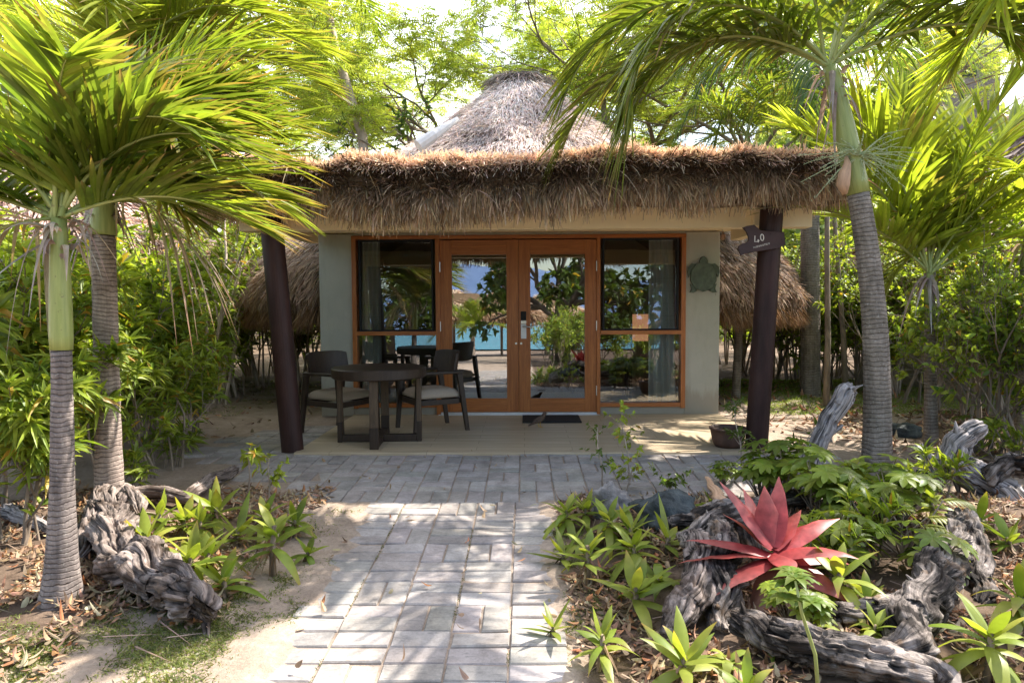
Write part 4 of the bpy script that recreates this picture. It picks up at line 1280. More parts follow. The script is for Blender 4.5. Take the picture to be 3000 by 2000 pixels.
palm('palm_tree', 'second left palm with pale pinkish ringed trunk behind the gnarled log', g, (P(300, 560, g.y)), 0.085, 0.075, 0.30,
     [fr(60, 78, 1.7, 1.2), fr(15, 68, 1.5, 1.35), fr(-5, 50, 1.3, 1.2, brown=.5), fr(2, 40, 1.35, 1.0, brown=.5), fr(-8, 60, 1.3, 1.2), fr(35, 55, 1.6, 1.25), fr(-14, 30, 1.1, 1.1, brown=0.9), fr(8, 36, 1.3, 1.1, brown=.8), fr(90, 55, 1.7, 1.4), fr(130, 60, 1.6, 1.5), fr(170, 55, 1.4, 1.5), fr(215, 62, 1.2, 1.7), fr(-35, 64, 1.1, 2.0), fr(20, 84, 1.6, 1.5), fr(28, 26, 1.15, 1.1, brown=1.0), fr(-5, 66, 1.3, 1.5), fr(50, 60, 1.6, 1.2), fr(0, 14, 1.0, .8, brown=1.0), fr(-22, 5, .8, .9, brown=1.0), fr(-5, -10, 0.7, 0.9, dead=True, sag=.8, n=16)],
     M['trunk_pale'], 1.35, nleaf=46, ll=0.50, lw=0.037, brown=0.45)
g = G(215, 1330); g = Vector((-4.6, 6.6, gz(-4.6, 6.6)))
palm('palm_tree', 'tall bright palm behind the left shrubs with fronds arching over the porch corner', g, (P(330, 260, 6.6)), 0.09, 0.07, 0.5,
     [fr(10, 70, 2.2, 1.4), fr(-10, 55, 1.9, 1.5), fr(25, 50, 2.2, 1.3), fr(45, 72, 2.3, 1.5), fr(0, 30, 2.1, 1.2), fr(15, 58, 2.2, 1.2), fr(-3, 75, 2.1, 1.3), fr(80, 60, 2.3, 1.4), fr(120, 65, 2.2, 1.5), fr(160, 55, 2.2, 1.5), fr(200, 60, 2.0, 1.6), fr(-40, 65, 2.0, 1.7), fr(-60, 45, 1.8, 1.6), fr(-25, 80, 2.2, 1.6)],
     M['trunk_pale'], 1.3, ll=0.62, lw=0.040, col=LIME * 0.8, col2=LIME * 1.2)
g = G(2568, 1405)
rp = palm('palm_tree', 'large leaning palm with stout grey ringed trunk by the right porch corner', g, (P(2432, 195, g.y)), 0.112, 0.078, 0.98,
     [fr(178, 46, 2.5, 2.1, brown=.35, sag=.4), fr(196, 42, 2.2, 2.3, brown=.35, sag=.45), fr(166, 30, 2.5, 1.8, sag=.4), fr(186, 30, 2.0, 2.0, sag=.45), fr(150, 60, 2.2, 1.8), fr(20, 45, 2.3, 1.4), fr(-20, 55, 2.2, 1.7), fr(50, 70, 2.2, 1.6), fr(-5, 30, 2.1, 1.5), fr(225, 72, 2.1, 2.0), fr(-60, 75, 2.0, 1.9)],
     M['trunk_grey'], 1.12, kink=(0.13, 0, 0), shaft_r=1.08, nleaf=56, ll=0.55, lw=0.043, col=GREEN * 0.9, col2=LIME * 0.8)
def hang_spathe():
    b = P(2478, 520, 5.3)
    m = MB(); m.tube([(0.0, 0, 0.16), (0.005, -.01, 0.10), (-0.02, -.02, 0.02), (-0.03, -.02, -0.06), (-0.01, -.01, -0.13)], [0.012, 0.03, 0.05, 0.055, 0.02], 14, disp=lambda p, l, g_, u, d: 1 - 0.35 * abs(d.y if hasattr(d, 'y') else d[1]))
    o = m.build('dry_spathe', M['spathe'], smooth=True, loc=None); o.location = b
    tag(o, 'tan dry palm spathe hanging between the leaning palm and the thatch corner', 'palm spathe')
hang_spathe()
def flower_spray():
    b = P(2520, 455, 5.35)
    m = MB()
    for k in range(46):
        a = rng.uniform(-0.6, 3.7); e = rng.uniform(-0.7, 0.7); L = rng.uniform(.2, .5)
        d = Vector((math.cos(a) * math.cos(e), -abs(math.sin(a)) * math.cos(e) * .6, math.sin(e)))
        q = [d * L * t + Vector((0, 0, -0.22 * t * t * L)) + Vector(rng.normal(size=3) * 0.012) for t in (0, .3, .6, 1)]
        m.tube(q, [0.006, 0.004, 0.003, 0.002], 4, (1, 1, 1), cap=False)
        n = 22; tt = rng.uniform(0.3, 1, n)
        P0 = np.array([tuple(d * L * t + Vector((0, 0, -0.22 * t * t * L))) for t in tt])
        m.strips(P0, randdir(n), randdir(n), 0.012, 0.008, 0, 2, prof='lance')
    m2 = M['flower'] = simple('palm_flower', (0.42, 0.46, 0.25), 0.7, 0.2, 30, 0.0)
    o = m.build('flower_spray', m2); o.location = b
    o.parent = rp; o.location = b - rp.location
flower_spray()
g = G(2728, 1300)
palm('palm_tree', 'slender young palm with brightly backlit upright fronds behind the leaning palm', g, (P(2722, 800, g.y)), 0.062, 0.045, 0.45,
     [fr(90, 84, 2.0, 0.5), fr(165, 78, 2.0, 0.5), fr(20, 68, 2.2, 0.7), fr(178, 66, 2.0, 0.8), fr(50, 74, 2.1, 0.7), fr(0, 50, 2.1, 0.8), fr(200, 74, 1.9, 0.8), fr(120, 50, 1.9, 1.1), fr(-30, 66, 1.7, 1.1), fr(185, 45, 1.7, 1.0), fr(-8, 80, 2.2, 0.6), fr(8, 30, 1.8, 0.8)],
     M['trunk_grey'], 1.15, ll=0.62, lw=0.052, col=LIME, col2=LIME * 1.35, brown=0.2, nleaf=42, group=None)
palm('palm_tree', 'old palm with thick grey trunk and drooping fronds rising behind the porch roof', (4.35, 10.4, 0), P(2372, 235, 10.4), 0.14, 0.13, 0.3,
     [fr(a_, e_, 2.3, 1.9, sag=.8) for a_, e_ in ((180, 50), (160, 30), (200, 35), (20, 50), (-20, 35), (90, 60), (230, 50), (280, 60), (320, 45), (130, 55), (250, 20), (190, 5))],
     M['trunk_grey'], 1.1, ll=0.6, lw=0.035, col=DEEP * 1.6, col2=GREEN, nleaf=36)
palm('palm_tree', 'low leafy palm showing between the old palm and the porch roof', (3.1, 10.0, 0), P(2190, 400, 10.0), 0.06, 0.05, 0.3,
     [fr(a_, e_, 1.3, 1.6) for a_, e_ in ((180, 40), (160, 60), (210, 50), (20, 50), (60, 60), (270, 60), (320, 45), (-10, 20), (200, 10))],
     M['trunk_grey'], 1.1, ll=0.42, lw=0.03, col=GREEN, col2=LIME, nleaf=30)
palm('palm_tree', 'palm at the right edge with yellow green fronds hanging into view', (4.9, 5.6, -0.02), (4.75, 5.6, 3.9), 0.10, 0.08, 0.6,
     [fr(180, 50, 1.9, 2.0), fr(160, 25, 1.9, 1.6), fr(205, 35, 2.0, 2.1), fr(140, 60, 1.9, 1.9), fr(225, 60, 1.9, 2.1), fr(60, 60, 1.8, 1.8), fr(0, 60, 1.8, 1.8), fr(-60, 60, 1.8, 1.8), fr(185, 5, 1.6, 1.3), fr(120, 20, 1.7, 1.5)],
     M['trunk_grey'], 1.2, ll=0.5, lw=0.038, col=LIME, col2=LIME * 1.3)
palm('palm_tree', 'low drooping palm at the right edge beneath the far thatched roof', G(2985, 1290), P(3010, 700, 7.0), 0.06, 0.05, 0.3,
     [fr(a_, e_, 1.7, 1.4) for a_, e_ in ((180, 60), (160, 40), (200, 35), (185, 15), (230, 50), (90, 60), (0, 60), (300, 50))],
     M['trunk_grey'], 1.1, ll=0.5, lw=0.04, col=LIME, col2=LIME * 1.2, nleaf=34)

# ---------------------------------------------------------------- branching plants
def grow(sk, p, d, L, r, depth, spread=0.6, ratio=0.75, kids=3, flat=0.0, wig=0.12, minr=0.004, tips=None, up=0.1):
    K = 5; pts = [p.copy()]
    dd = d.copy()
    for i in range(K):
        dd = (dd + Vector(rng.normal(size=3)) * wig + Vector((0, 0, up))).normalized()
        if flat: dd.z *= (1 - flat); dd.normalize()
        pts.append(pts[-1] + dd * (L / K))
    r1 = max(minr, r * 0.68)
    sk.append((pts, np.linspace(r, r1, K + 1)))
    if depth == 0:
        tips.append((pts[-1], dd.copy())); return
    for k in range(kids):
        ax = Vector(rng.normal(size=3)); ax = (ax - dd * ax.dot(dd)).normalized()
        nd = (dd + ax * spread * rng.uniform(0.6, 1.3)).normalized()
        q = pts[-1] if k == 0 else pts[int(rng.integers(2, K + 1))]
        grow(sk, q, nd, L * ratio * rng.uniform(0.8, 1.2), r1 * (0.95 if k == 0 else 0.75), depth - 1, spread, ratio, kids, flat, wig, minr, tips, up)

def whorls(m, tips, nl, L, Wd, cA, cB, el=(0.0, 0.9), droop=0.35, span=0.12, prof='lance', fold=0.35, nseg=4, spread=1.0, vr=0.25, yellow=0.03, mixw=1.0):
    n = len(tips) * nl
    if n == 0: return
    Pp = np.repeat(np.array([tuple(t[0]) for t in tips]), nl, axis=0)
    Dt = unit(np.repeat(np.array([tuple(t[1]) for t in tips]), nl, axis=0))
    a = unit(np.cross(Dt, randdir(n)))
    e = rng.uniform(el[0], el[1], n)
    D = a * np.cos(e)[:, None] * spread + Dt * np.sin(e)[:, None] + np.array([0, 0, 0.12])
    Pp = Pp - Dt * (span * rng.random(n) * (1 - e / (el[1] + 1e-6)))[:, None]
    S = np.cross(D, Dt) + rng.normal(size=(n, 3)) * 0.3
    mix = np.clip(rng.random((n, 1)) * mixw, 0, 1)
    c = vary(np.asarray(cA) * (1 - mix) + np.asarray(cB) * mix, n, vr, 0.06)
    ym = rng.random(n) < yellow
    c[ym] = vary((0.45, 0.28, 0.05), int(ym.sum()), 0.2)
    m.strips(Pp, D, S, L * rng.uniform(0.65, 1.15, n), Wd * rng.uniform(0.75, 1.15, n), droop * rng.uniform(0.3, 1.6, n), nseg, c, None, 1, prof, fold)

def shrub_proto(h, nst, L0, depth, leafL, leafW, cA, cB, nl=9, spread=0.55, kids=3, rad=0.018, lean=0.35, base_r=0.15, span=0.16, bark='bark', yellow=0.03, ratio=0.7, extra=0, el=(0.0, 1.1), name='shrub', fold=0.35, droop=0.35):
    e = empty(name)
    sk = []; tips = []
    for k in range(nst):
        a = rng.random() * 6.28; r = base_r * rng.random() ** .5
        d = Vector((math.cos(a) * lean * rng.random(), math.sin(a) * lean * rng.random(), 1)).normalized()
        grow(sk, Vector((r * math.cos(a), r * math.sin(a), -0.05)), d, L0 * h * rng.uniform(0.8, 1.15), rad * rng.uniform(.7, 1.2), depth, spread, ratio, kids, 0, 0.10, 0.003, tips, 0.06)
    sm = MB()
    for pts, rr in sk: sm.tube(pts, rr, 6, cap=False)
    sm.build('stems', M[bark], e, smooth=True)
    lm = MB()
    whorls(lm, tips, nl, leafL, leafW, cA, cB, el=el, span=span, yellow=yellow, fold=fold, droop=droop)
    if extra:
        t2 = []
        for pts, rr in sk:
            if rr[0] < rad * 0.6:
                for q in range(extra):
                    i = int(rng.integers(1, len(pts))); t2.append((pts[i], (pts[i] - pts[i - 1]).normalized()))
        whorls(lm, t2, 3, leafL * .9, leafW, cA, cB, el=(0, .8), span=0.1, yellow=yellow)
    lm.build('foliage', M['leaf'], e)
    remember(e)
    return e
class Proto:
    """first placing moves the built plant itself, later ones copy it"""
    def __init__(s, o): s.o = o; s.used = False
    def put(s, loc, rz=None, sc=1.0, label=None, cat=None, group=None, tilt=0.06):
        o = s.o if not s.used else copy_tree(s.o)
        s.used = True
        for k in ('label', 'category', 'group', 'kind'):
            if k in o: del o[k]
        o.location = loc
        o.rotation_euler = (rng.normal() * tilt, rng.normal() * tilt, rng.random() * 6.28 if rz is None else rz)
        o.scale = (sc,) * 3 if not isinstance(sc, tuple) else sc
        return tag(o, label, cat, group)

SH_A = Proto(shrub_proto(1.9, 6, 0.42, 3, 0.20, 0.038, GREEN * 1.3, LIME * 1.25, nl=14, extra=2, spread=0.6, kids=3, base_r=0.3, yellow=0.05, name='shrub'))
SH_B = Proto(shrub_proto(1.5, 6, 0.40, 3, 0.18, 0.036, GREEN * 1.3, LIME * 1.25, nl=14, extra=2, spread=0.7, kids=3, base_r=0.25, yellow=0.04, name='shrub'))
left = [  # px, Y, scale
    (500, 5.6, 0.66, 'A', 'long leaved green shrub right of the pale left palm trunk'),
    (20, 4.0, 0.80, 'B', 'dense shrub at the left edge behind the front left palm'),
    (215, 5.2, 0.85, 'A', 'tall shrub standing between the two left palms'),
    (-90, 4.7, 1.0, 'A', 'tall dense shrub cut by the left edge of the view'),
    (545, 7.0, 0.62, 'B', 'low shrub nearest the sandy side path on the left'),
    (370, 6.2, 0.95, 'A', 'shrub directly behind the pale left palm'),
    (100, 5.8, 1.1, 'B', 'broad shrub below the left neighbouring thatch'),
    (455, 7.6, 1.0, 'A', 'leafy shrub beside the distant left stems'),
    (270, 7.2, 1.15, 'B', 'high shrub in the back row of the left hedge'),
    (0, 7.2, 1.3, 'A', 'high shrub at the far end of the left hedge')]
for px, Y, sc, k, lb in left:
    p = P(px, 1200, Y); (SH_A if k == 'A' else SH_B).put((p.x, Y, gz(p.x, Y)), None, sc, lb, 'shrub', 'shrubs of the left hedge')
SM_A = Proto(shrub_proto(0.5, 4, 0.5, 1, 0.17, 0.03, GREEN, LIME, nl=12, spread=0.7, kids=3, base_r=0.06, rad=0.008, name='small_shrub'))
for px, py, sc, lb in ((500, 1370, .9, 'small narrow leaved plant at the foot of the left hedge by the sand'), (560, 1330, .6, 'tiny narrow leaved plant on the sand left of the porch post'), (400, 1440, .8, 'small narrow leaved plant behind the horizontal driftwood branch'), (285, 1340, 0.9, 'tufted small plant against the pale palm trunk')):
    SM_A.put(G(px, py), None, sc, lb, 'plant', 'small plants along the left hedge')

# right hedge: small rounded leaves
SR_A = Proto(shrub_proto(2.1, 7, 0.36, 4, 0.085, 0.04, GREEN * 1.1, LIME * 1.25, nl=6, spread=0.65, kids=3, base_r=0.35, rad=0.02, span=0.2, yellow=0.02, name='shrub'))
SR_B = Proto(shrub_proto(1.8, 6, 0.36, 4, 0.10, 0.042, DEEP * 2, LIME * 1.15, nl=6, spread=0.7, kids=3, base_r=0.3, rad=0.018, span=0.2, yellow=0.02, name='shrub'))
right = [(2900, 6.6, .92, 'A', 'small leaved shrub behind the grey driftwood stump'), (3080, 6.0, 1.0, 'B', 'dense shrub cut by the right edge of the view'),
         (2800, 8.3, 1.1, 'B', 'shrub behind the slender young palm'), (3010, 8.0, 1.15, 'A', 'tall shrub at the back of the right hedge'),
         (2630, 9.6, 1.15, 'A', 'shrub between the leaning palm and the young palm'), (2460, 11.0, 1.2, 'B', 'shrub at the end of the right side path'),
         (2880, 10.6, 1.3, 'B', 'deep green shrub below the far right thatch'), (2240, 12.8, 1.2, 'A', 'shrub seen between the wall and the right porch post'), (3100, 10.6, 1.4, 'A', 'highest shrub behind the right hedge')]
for px, Y, sc, k, lb in right:
    p = P(px, 1200, Y); (SR_A if k == 'A' else SR_B).put((p.x, Y, gz(p.x, Y)), None, sc, lb, 'shrub', 'shrubs of the right hedge')

# stands of thin stems on both sides of the house
def stem_tree(seed, h=3.2, nst=6, leafL=0.16, leafW=0.035, c0=GREEN, c1=LIME, nl=9):
    e = empty('understorey_tree'); sk = []; tips = []
    for k in range(nst):
        a = rng.random() * 6.28; r = 0.16 * rng.random()
        d = Vector((math.cos(a) * .16, math.sin(a) * .16, 1)).normalized()
        grow(sk, Vector((r * math.cos(a), r * math.sin(a), -0.1)), d, h * 0.5 * rng.uniform(.8, 1.2), 0.022 * rng.uniform(.7, 1.3), 2, 0.5, 0.42, 4, 0, 0.06, 0.004, tips, 0.05)
    sm = MB()
    for pts, rr in sk: sm.tube(pts, rr, 6, cap=False)
    sm.build('stems', M['bark_pale'], e, smooth=True)
    lm = MB(); whorls(lm, tips, nl * 2, leafL, leafW, c0, c1, el=(-.2, 1.1), span=0.35, droop=0.5)
    lm.build('foliage', M['leaf'], e); remember(e)
    return Proto(e)
ST = [stem_tree(1), stem_tree(2, 3.6, 5, 0.12, 0.04), stem_tree(3, 2.8, 7, 0.14, 0.045, GREEN, LIME * 1.1)]
lst = [(640, 9.6), (590, 8.8), (700, 10.6), (770, 11.5), (560, 10.6), (840, 12.4), (920, 14.5), (660, 12.6), (740, 13.6), (480, 10.4), (400, 11.6), (300, 12.2), (200, 11.2), (90, 10.8), (0, 12.0), (880, 10.9), (820, 14.5), (600, 14.5)]
for i, (px, Y) in enumerate(lst):
    p = P(px, 1200, Y); ST[i % 3].put((p.x, Y, gz(p.x, Y)), None, rng.uniform(.85, 1.1), 'slender multi stemmed tree in the thicket left of the cottage', 'tree', 'thin stemmed trees left of the cottage')
rst = [(2330, 12.6), (2400, 11.6), (2170, 14.0), (2450, 13.2), (2530, 11.6), (2560, 13.6), (2300, 15.0), (2660, 12.2), (2720, 13.8), (2800, 12.6), (2900, 13.6), (3020, 12.8), (2380, 14.6), (2120, 16), (2620, 10.4)]
for i, (px, Y) in enumerate(rst):
    p = P(px, 1200, Y); ST[i % 3].put((p.x, Y, gz(p.x, Y)), None, rng.uniform(.85, 1.15), 'slender multi stemmed tree in the thicket right of the cottage', 'tree', 'thin stemmed trees right of the cottage')
# plain dark young trunks on the right
for px, py, Y0, top, lb in ((2420, 1180, 9.2, (2424, 560), 'single dark sapling trunk standing right of the porch post'), (2478, 1150, 10.4, (2440, 560), 'thinner leaning dark sapling behind the straight dark one')):
    b = P(px, py, Y0); b.z = 0; tpp = P(top[0], top[1], Y0)
    e = empty('sapling_tree', b, label=lb, cat='tree')
    MB().tube([Vector((0, 0, -.05)), (tpp - b) * .3 + Vector((.02, 0, 0)), (tpp - b) * .7, (tpp - b) * 1.3], [0.045, 0.038, 0.032, 0.025], 10).build('trunk', M['bark'], e, smooth=True)
    lm = MB(); tips = [((tpp - b) * 1.25 + Vector(rng.normal(size=3)) * 0.35, Vector(rng.normal(size=3)).normalized()) for _ in range(60)]
    whorls(lm, tips, 8, 0.16, 0.04, GREEN, LIME, span=.2); lm.build('crown', M['leaf'], e)

# ---------------------------------------------------------------- feathery flame trees behind the roof
def flame_tree(h, L0, r0, lean=(0, 0, 1), depth=4, flat=0.35, col=GREEN, col2=LIME, dens=1.0, bark='bark'):
    e = empty('flame_tree'); sk = []; tips = []
    top = Vector(lean).normalized() * h
    K = 8; trunk = [Vector((0, 0, -0.3))] + [top * (i / K) + Vector(rng.normal(size=3)) * 0.05 for i in range(1, K + 1)]
    tm = MB(); tm.tube(trunk, np.linspace(r0, r0 * 0.62, K + 1), 10); tm.build('trunk', M[bark], e, smooth=True)
    for k in range(5):
        a = k * 1.256 + rng.random(); q = trunk[-1] if k < 3 else trunk[-2]
        grow(sk, q, Vector((math.cos(a), math.sin(a), 0.75)).normalized(), L0, r0 * 0.42, depth, 0.62, 0.74, 3, 0.10, 0.10, 0.006, tips, 0.03)
    sm = MB()
    for pts, rr in sk: sm.tube(pts, rr, 5, cap=False)
    sm.build('branches', M[bark], e, smooth=True)
    # twice-feathered leaves: flat sprays of fine pinnae
    lm = MB()
    tp_ = [t for t in tips]
    for pts, rr in sk:
        if rr[0] < r0 * 0.16: tp_.append((pts[3], (pts[3] - pts[2]).normalized()))
    nl = int(3 * dens)
    n = len(tp_) * nl
    Pp = np.repeat(np.array([tuple(t[0]) for t in tp_]), nl, axis=0) + rng.normal(size=(n, 3)) * 0.07
    a = rng.random(n) * 6.28
    D = unit(np.column_stack([np.cos(a), np.sin(a), rng.normal(size=n) * 0.28 + 0.05]))
    Ls = 0.42 * rng.uniform(.7, 1.2, n)
    side = unit(np.cross(D, np.array([0, 0, 1.0]) + rng.normal(size=(n, 3)) * 0.35))
    mixb = rng.random((n, 1))
    cb = np.asarray(col) * (1 - mixb) + np.asarray(col2) * mixb
    m_ = 9
    for j in range(m_):
        u = (j + 0.6) / m_
        for s in (-1, 1):
            P0 = Pp + D * (Ls * u)[:, None]; P0[:, 2] -= 0.10 * u * u
            dd = D * 0.45 + side * s + rng.normal(size=(n, 3)) * 0.12
            lm.strips(P0, dd, D + rng.normal(size=(n, 3)) * 0.2, 0.115 * math.sin(math.pi * (0.15 + .75 * u)) * np.ones(n), 0.030, 0.3, 2, vary(cb, n, 0.15, .05), prof='lance')
    lm.build('crown', M['leaf'], e)
    remember(e)
    return Proto(e)
FC = np.array((0.24, 0.32, 0.06)); FC2 = np.array((0.50, 0.53, 0.13))
FT = [flame_tree(5.2, 2.0, 0.14, (0.12, 0, 1), col=FC, col2=FC2), flame_tree(4.6, 1.8, 0.12, (-0.2, 0.05, 1), col=FC, col2=FC2), flame_tree(6.2, 1.9, 0.10, (0.04, 0, 1), col=FC, col2=FC2)]
ftl = [(1290, 18.5, .95, 0, 1.3, 'feathery flame tree spreading over the left side of the round roof'),
       (1500, 18.0, 1.15, 1, 0.3, 'feathery flame tree directly behind the roof peak'),
       (1780, 16.0, 1.0, 2, 2.0, 'tall thin flame tree right of the roof peak'),
       (1980, 19.0, 1.1, 0, 3.4, 'forked flame tree behind the right slope of the porch thatch'),
       (560, 21.0, 1.1, 1, 4.4, 'flame tree far behind the left palms'),
       (2250, 17.0, 1.1, 1, 1.0, 'flame tree behind the old palm'),
       (560, 16.0, 1.15, 0, 0.9, 'flame tree behind the left hedge'),
       (150, 17.0, 1.2, 2, 1.9, 'flame tree at the far left'),
       (2650, 19.0, 1.05, 2, 4.0, 'flame tree at the foot of the hill')]
for px, Y, sc, k, rz, lb in ftl:
    p = P(px, 900, Y); FT[k].put((p.x, Y, 0), rz, sc, lb, 'tree', 'feathery flame trees behind the cottage', 0.02)
# slim leaning trunk against the sky on the left, dark leafy tree next to it
def broad_tree(px, Y, ztop, label, lean, r=0.10, spread=1.2, n=170, leafL=0.16):
    b = P(px, 900, Y); b.z = 0
    e = empty('broadleaf_tree', b, label=label, cat='tree')
    top = Vector((lean, 0, ztop))
    MB().tube([Vector((0, 0, -.3)), top * .35 + Vector((.05, 0, 0)), top * .7, top], [r, r * .85, r * .7, r * .4], 10).build('trunk', M['bark'], e, smooth=True)
    sk = []; tips = []
    for k in range(6):
        a = k * 1.05; grow(sk, top * (0.72 + .05 * k), Vector((math.cos(a), math.sin(a), .5)).normalized(), spread, r * .35, 2, .6, .7, 3, 0, .1, .006, tips, .03)
    sm = MB()
    for pts, rr in sk: sm.tube(pts, rr, 5, cap=False)
    sm.build('branches', M['bark'], e, smooth=True)
    lm = MB(); whorls(lm, tips, 10, leafL, leafL * .36, DEEP * 1.3, GREEN * 1.2, el=(-.3, 1.2), span=.3); lm.build('crown', M['leaf'], e)
broad_tree(1040, 13.6, 3.9, 'dark leaved tree rising just left of the round roof', -0.2, .06, .5)
broad_tree(1230, 15.0, 4.6, 'green broadleaf tree between the flame trees and the roof slope', -0.3, .09, .9)
lt = P(1065, 900, 14.0)
e = empty('leaning_palm_trunk', (lt.x, 14.0, 0), label='thin leaning trunk against the pale sky left of the roof', cat='tree')
q0 = P(1062, 400, 14.0) - Vector((lt.x, 14, 0)); q1 = P(985, 150, 14.0) - Vector((lt.x, 14, 0)); q2 = P(940, -60, 14.0) - Vector((lt.x, 14, 0))
MB().tube([Vector((0.3, 0, -.2)), q0, q1, q2], [.13, .10, .085, .07], 10).build('trunk', M['bark_pale'], e, smooth=True)
lm = MB(); rm = MB()
for a_ in range(0, 360, 33): frond(lm, rm, q2, R(a_), R(rng.uniform(20, 70)), 2.2, 1.8, n=30, ll=.6, lw=.045)
lm.build('fronds', M['palmleaf'], e); rm.build('frond_stalks', M['shaft'], e)

# far woodland mass
def far_wood():
    m = MB(); n = 90000
    x = rng.uniform(-45, 45, n); y = rng.uniform(24, 40, n)
    hh = np.array([3.2 + 2.2 * noise.noise(Vector((a * .16, b * .16, 0))) + 0.06 * abs(a - 8) + (2.0 if a < -12 else 0) for a, b in zip(x, y)])
    z = hh * rng.random(n) ** .7
    cl = np.array([noise.noise(Vector((a * .7, b * .7, c * .7))) for a, b, c in zip(x, y, z)])
    k = cl > -0.08
    P0 = np.column_stack([x, y, z])[k]; n = len(P0)
    mix = np.clip(cl[k][:, None] * 1.2 + .4, 0, 1)
    m.strips(P0, randdir(n), randdir(n), rng.uniform(.3, .6, n), .22, .2, 2, vary(DEEP * 1.4 * (1 - mix) + LIME * mix, n, .25), prof='lance')
    tag(m.build('far_woodland', M['leaf']), 'green woodland far behind the cottage', kind='stuff')
far_wood()
def hill_wood():
    m = MB(); n = 26000
    x = rng.uniform(20, 130, n); j = rng.uniform(0, 13, n)
    y = 90 + j * 5.5
    k_ = np.clip((x - 26) / 34, 0, 1); h = (40 * k_ * k_ * (3 - 2 * k_)) * (1 - np.exp(-j / 5.0)) + 5 * (1 - np.exp(-j / 4.0))
    P0 = np.column_stack([x, y, h + rng.uniform(-1, 2.5, n)])
    mix = rng.random((n, 1))
    m.strips(P0, randdir(n), randdir(n), rng.uniform(.8, 2.2, n), 1.2, .1, 2, vary(GREEN * 1.2 * (1 - mix) + np.array((.36, .36, .12)) * mix, n, .3), prof='lance')
    tag(m.build('hillside_woodland', M['leaf']), 'sunlit woodland covering the hill', kind='stuff')
hill_wood()

# ---------------------------------------------------------------- neighbouring thatched huts
def hut(px, Y, r, ztop, zeave, label, n=9000, az=(math.pi, 2 * math.pi), col=(0.52, 0.42, 0.38), name='thatched_hut', post=True):
    c = P(px, 900, Y)
    e = empty(name, (c.x, Y, gz(c.x, Y)), label=label, cat='hut')
    thatch_cone(0, 0, [(0.2, ztop), (r * .2, ztop * .93 + zeave * .07), (r * .6, zeave + (ztop - zeave) * .45), (r, zeave), (r + .05, zeave - .15)], e, 'roof', n, None, .03, .4, az, col)
    w_ = MB(); w_.tube([(0, 0, -0.1), (0, 0, zeave + .4)], r * .78, 24); w_.build('wall', M['wall'], e)
    d_ = MB().box(-.45, .45, -r * .78 - .05, -r * .76, 0, 2.0); d_.build('door', M['wood_v'], e)
hut(120, 11.5, 3.6, 3.9, 1.9, 'neighbouring thatched hut glimpsed behind the left palms', 14000, (math.pi * .9, math.pi * 2.1), (0.62, 0.48, 0.42))
hut(3230, 11.5, 4.0, 5.1, 2.0, 'neighbouring thatched hut with brown straw roof at the right edge', 12000, (math.pi * .8, math.pi * 1.9), (0.34, 0.27, 0.24))
def far_house():
    Y = 88.0; c = P(2800, 900, Y)
    e = empty('hillside_house', (c.x, Y, 0), label='distant house with a pale sloping roof high on the right', cat='house')
    z0 = 1.35 + (900 - 158) / 2000 * Y
    MB().box(-5, 5, 0.4, 6, -1, z0 - .6).build('wall', M['bark'], e)
    MB().box(-6.2, 7.0, -.1, 7, z0 - .6, z0).build('roof_edge', M['fascia'], e)
    r_ = MB().prism([(-5.6, z0 + .01), (5.2, z0 + .01), (2.4, z0 + 4.6), (-1.6, z0 + 3.9)], 0.3, 6.5); r_.build('roof', M['ridge'], e)
    MB().box(-2, 2, .3, .39, z0 - 4, z0 - 1.6).build('window', M['black'], e)
far_house()

# ================================================================ LOGS AND ROCKS
def gnarl(amp=0.35, f=3.0, ridge=0.12, seed=0.0, k=9):
    tws = 0.45 if amp > .25 else .25; fl = 3.4 if amp > .25 else 1.6; fa = .15 if amp > .25 else .08
    def d(p, l, g, u, dr):
        c_, s_ = math.cos(g), math.sin(g)
        v = Vector((p[0] * f + dr[0] * .9 + seed, p[1] * f + dr[1] * .9, p[2] * f + dr[2] * .9))
        big = noise.fractal(v, 0.9, 2.1, 5)
        tw = g + tws * (1.0 * noise.noise(Vector((l * 2.2, seed, 0))) + l * 1.5)
        rd = abs(noise.noise(Vector((math.cos(tw) * 2.6 + seed, math.sin(tw) * 2.6, l * 1.3))))
        fine = noise.fractal(Vector((c_ * 5 + seed, s_ * 5, l * fl)), 0.8, 2.2, 5)
        vo = noise.voronoi(Vector((c_ * 1.5 + seed, s_ * 1.5, l * 7.5)))[0][0]
        hole = max(0.0, 1 - vo / 0.30) if vo < 0.30 else 0.0
        cr = abs(noise.noise(Vector((math.cos(tw) * 5.5 + seed * 2, math.sin(tw) * 5.5, l * 1.1))))
        crack = max(0, 1 - cr / 0.07)
        jag = max(0.0, (u - 0.90) / 0.10) * (0.45 + 0.8 * noise.noise(Vector((c_ * 3, s_ * 3, seed + 4))))
        return max(0.15, 1 + amp * 0.9 * big - ridge * 0.7 * (0.5 - rd) + fa * .7 * fine - 0.62 * hole ** .5 - 0.26 * crack - jag)
    return d
def smooth_path(pts, n):
    pts = [Vector(p) for p in pts]; out = []
    m = len(pts) - 1
    for i in range(n):
        t = i / (n - 1) * m; k = min(m - 1, int(t)); f = t - k
        p0 = pts[max(0, k - 1)]; p1 = pts[k]; p2 = pts[k + 1]; p3 = pts[min(m, k + 2)]
        out.append(0.5 * ((2 * p1) + (p2 - p0) * f + (2 * p0 - 5 * p1 + 4 * p2 - p3) * f * f + (3 * p1 - p0 - 3 * p2 + p3) * f ** 3))
    return out
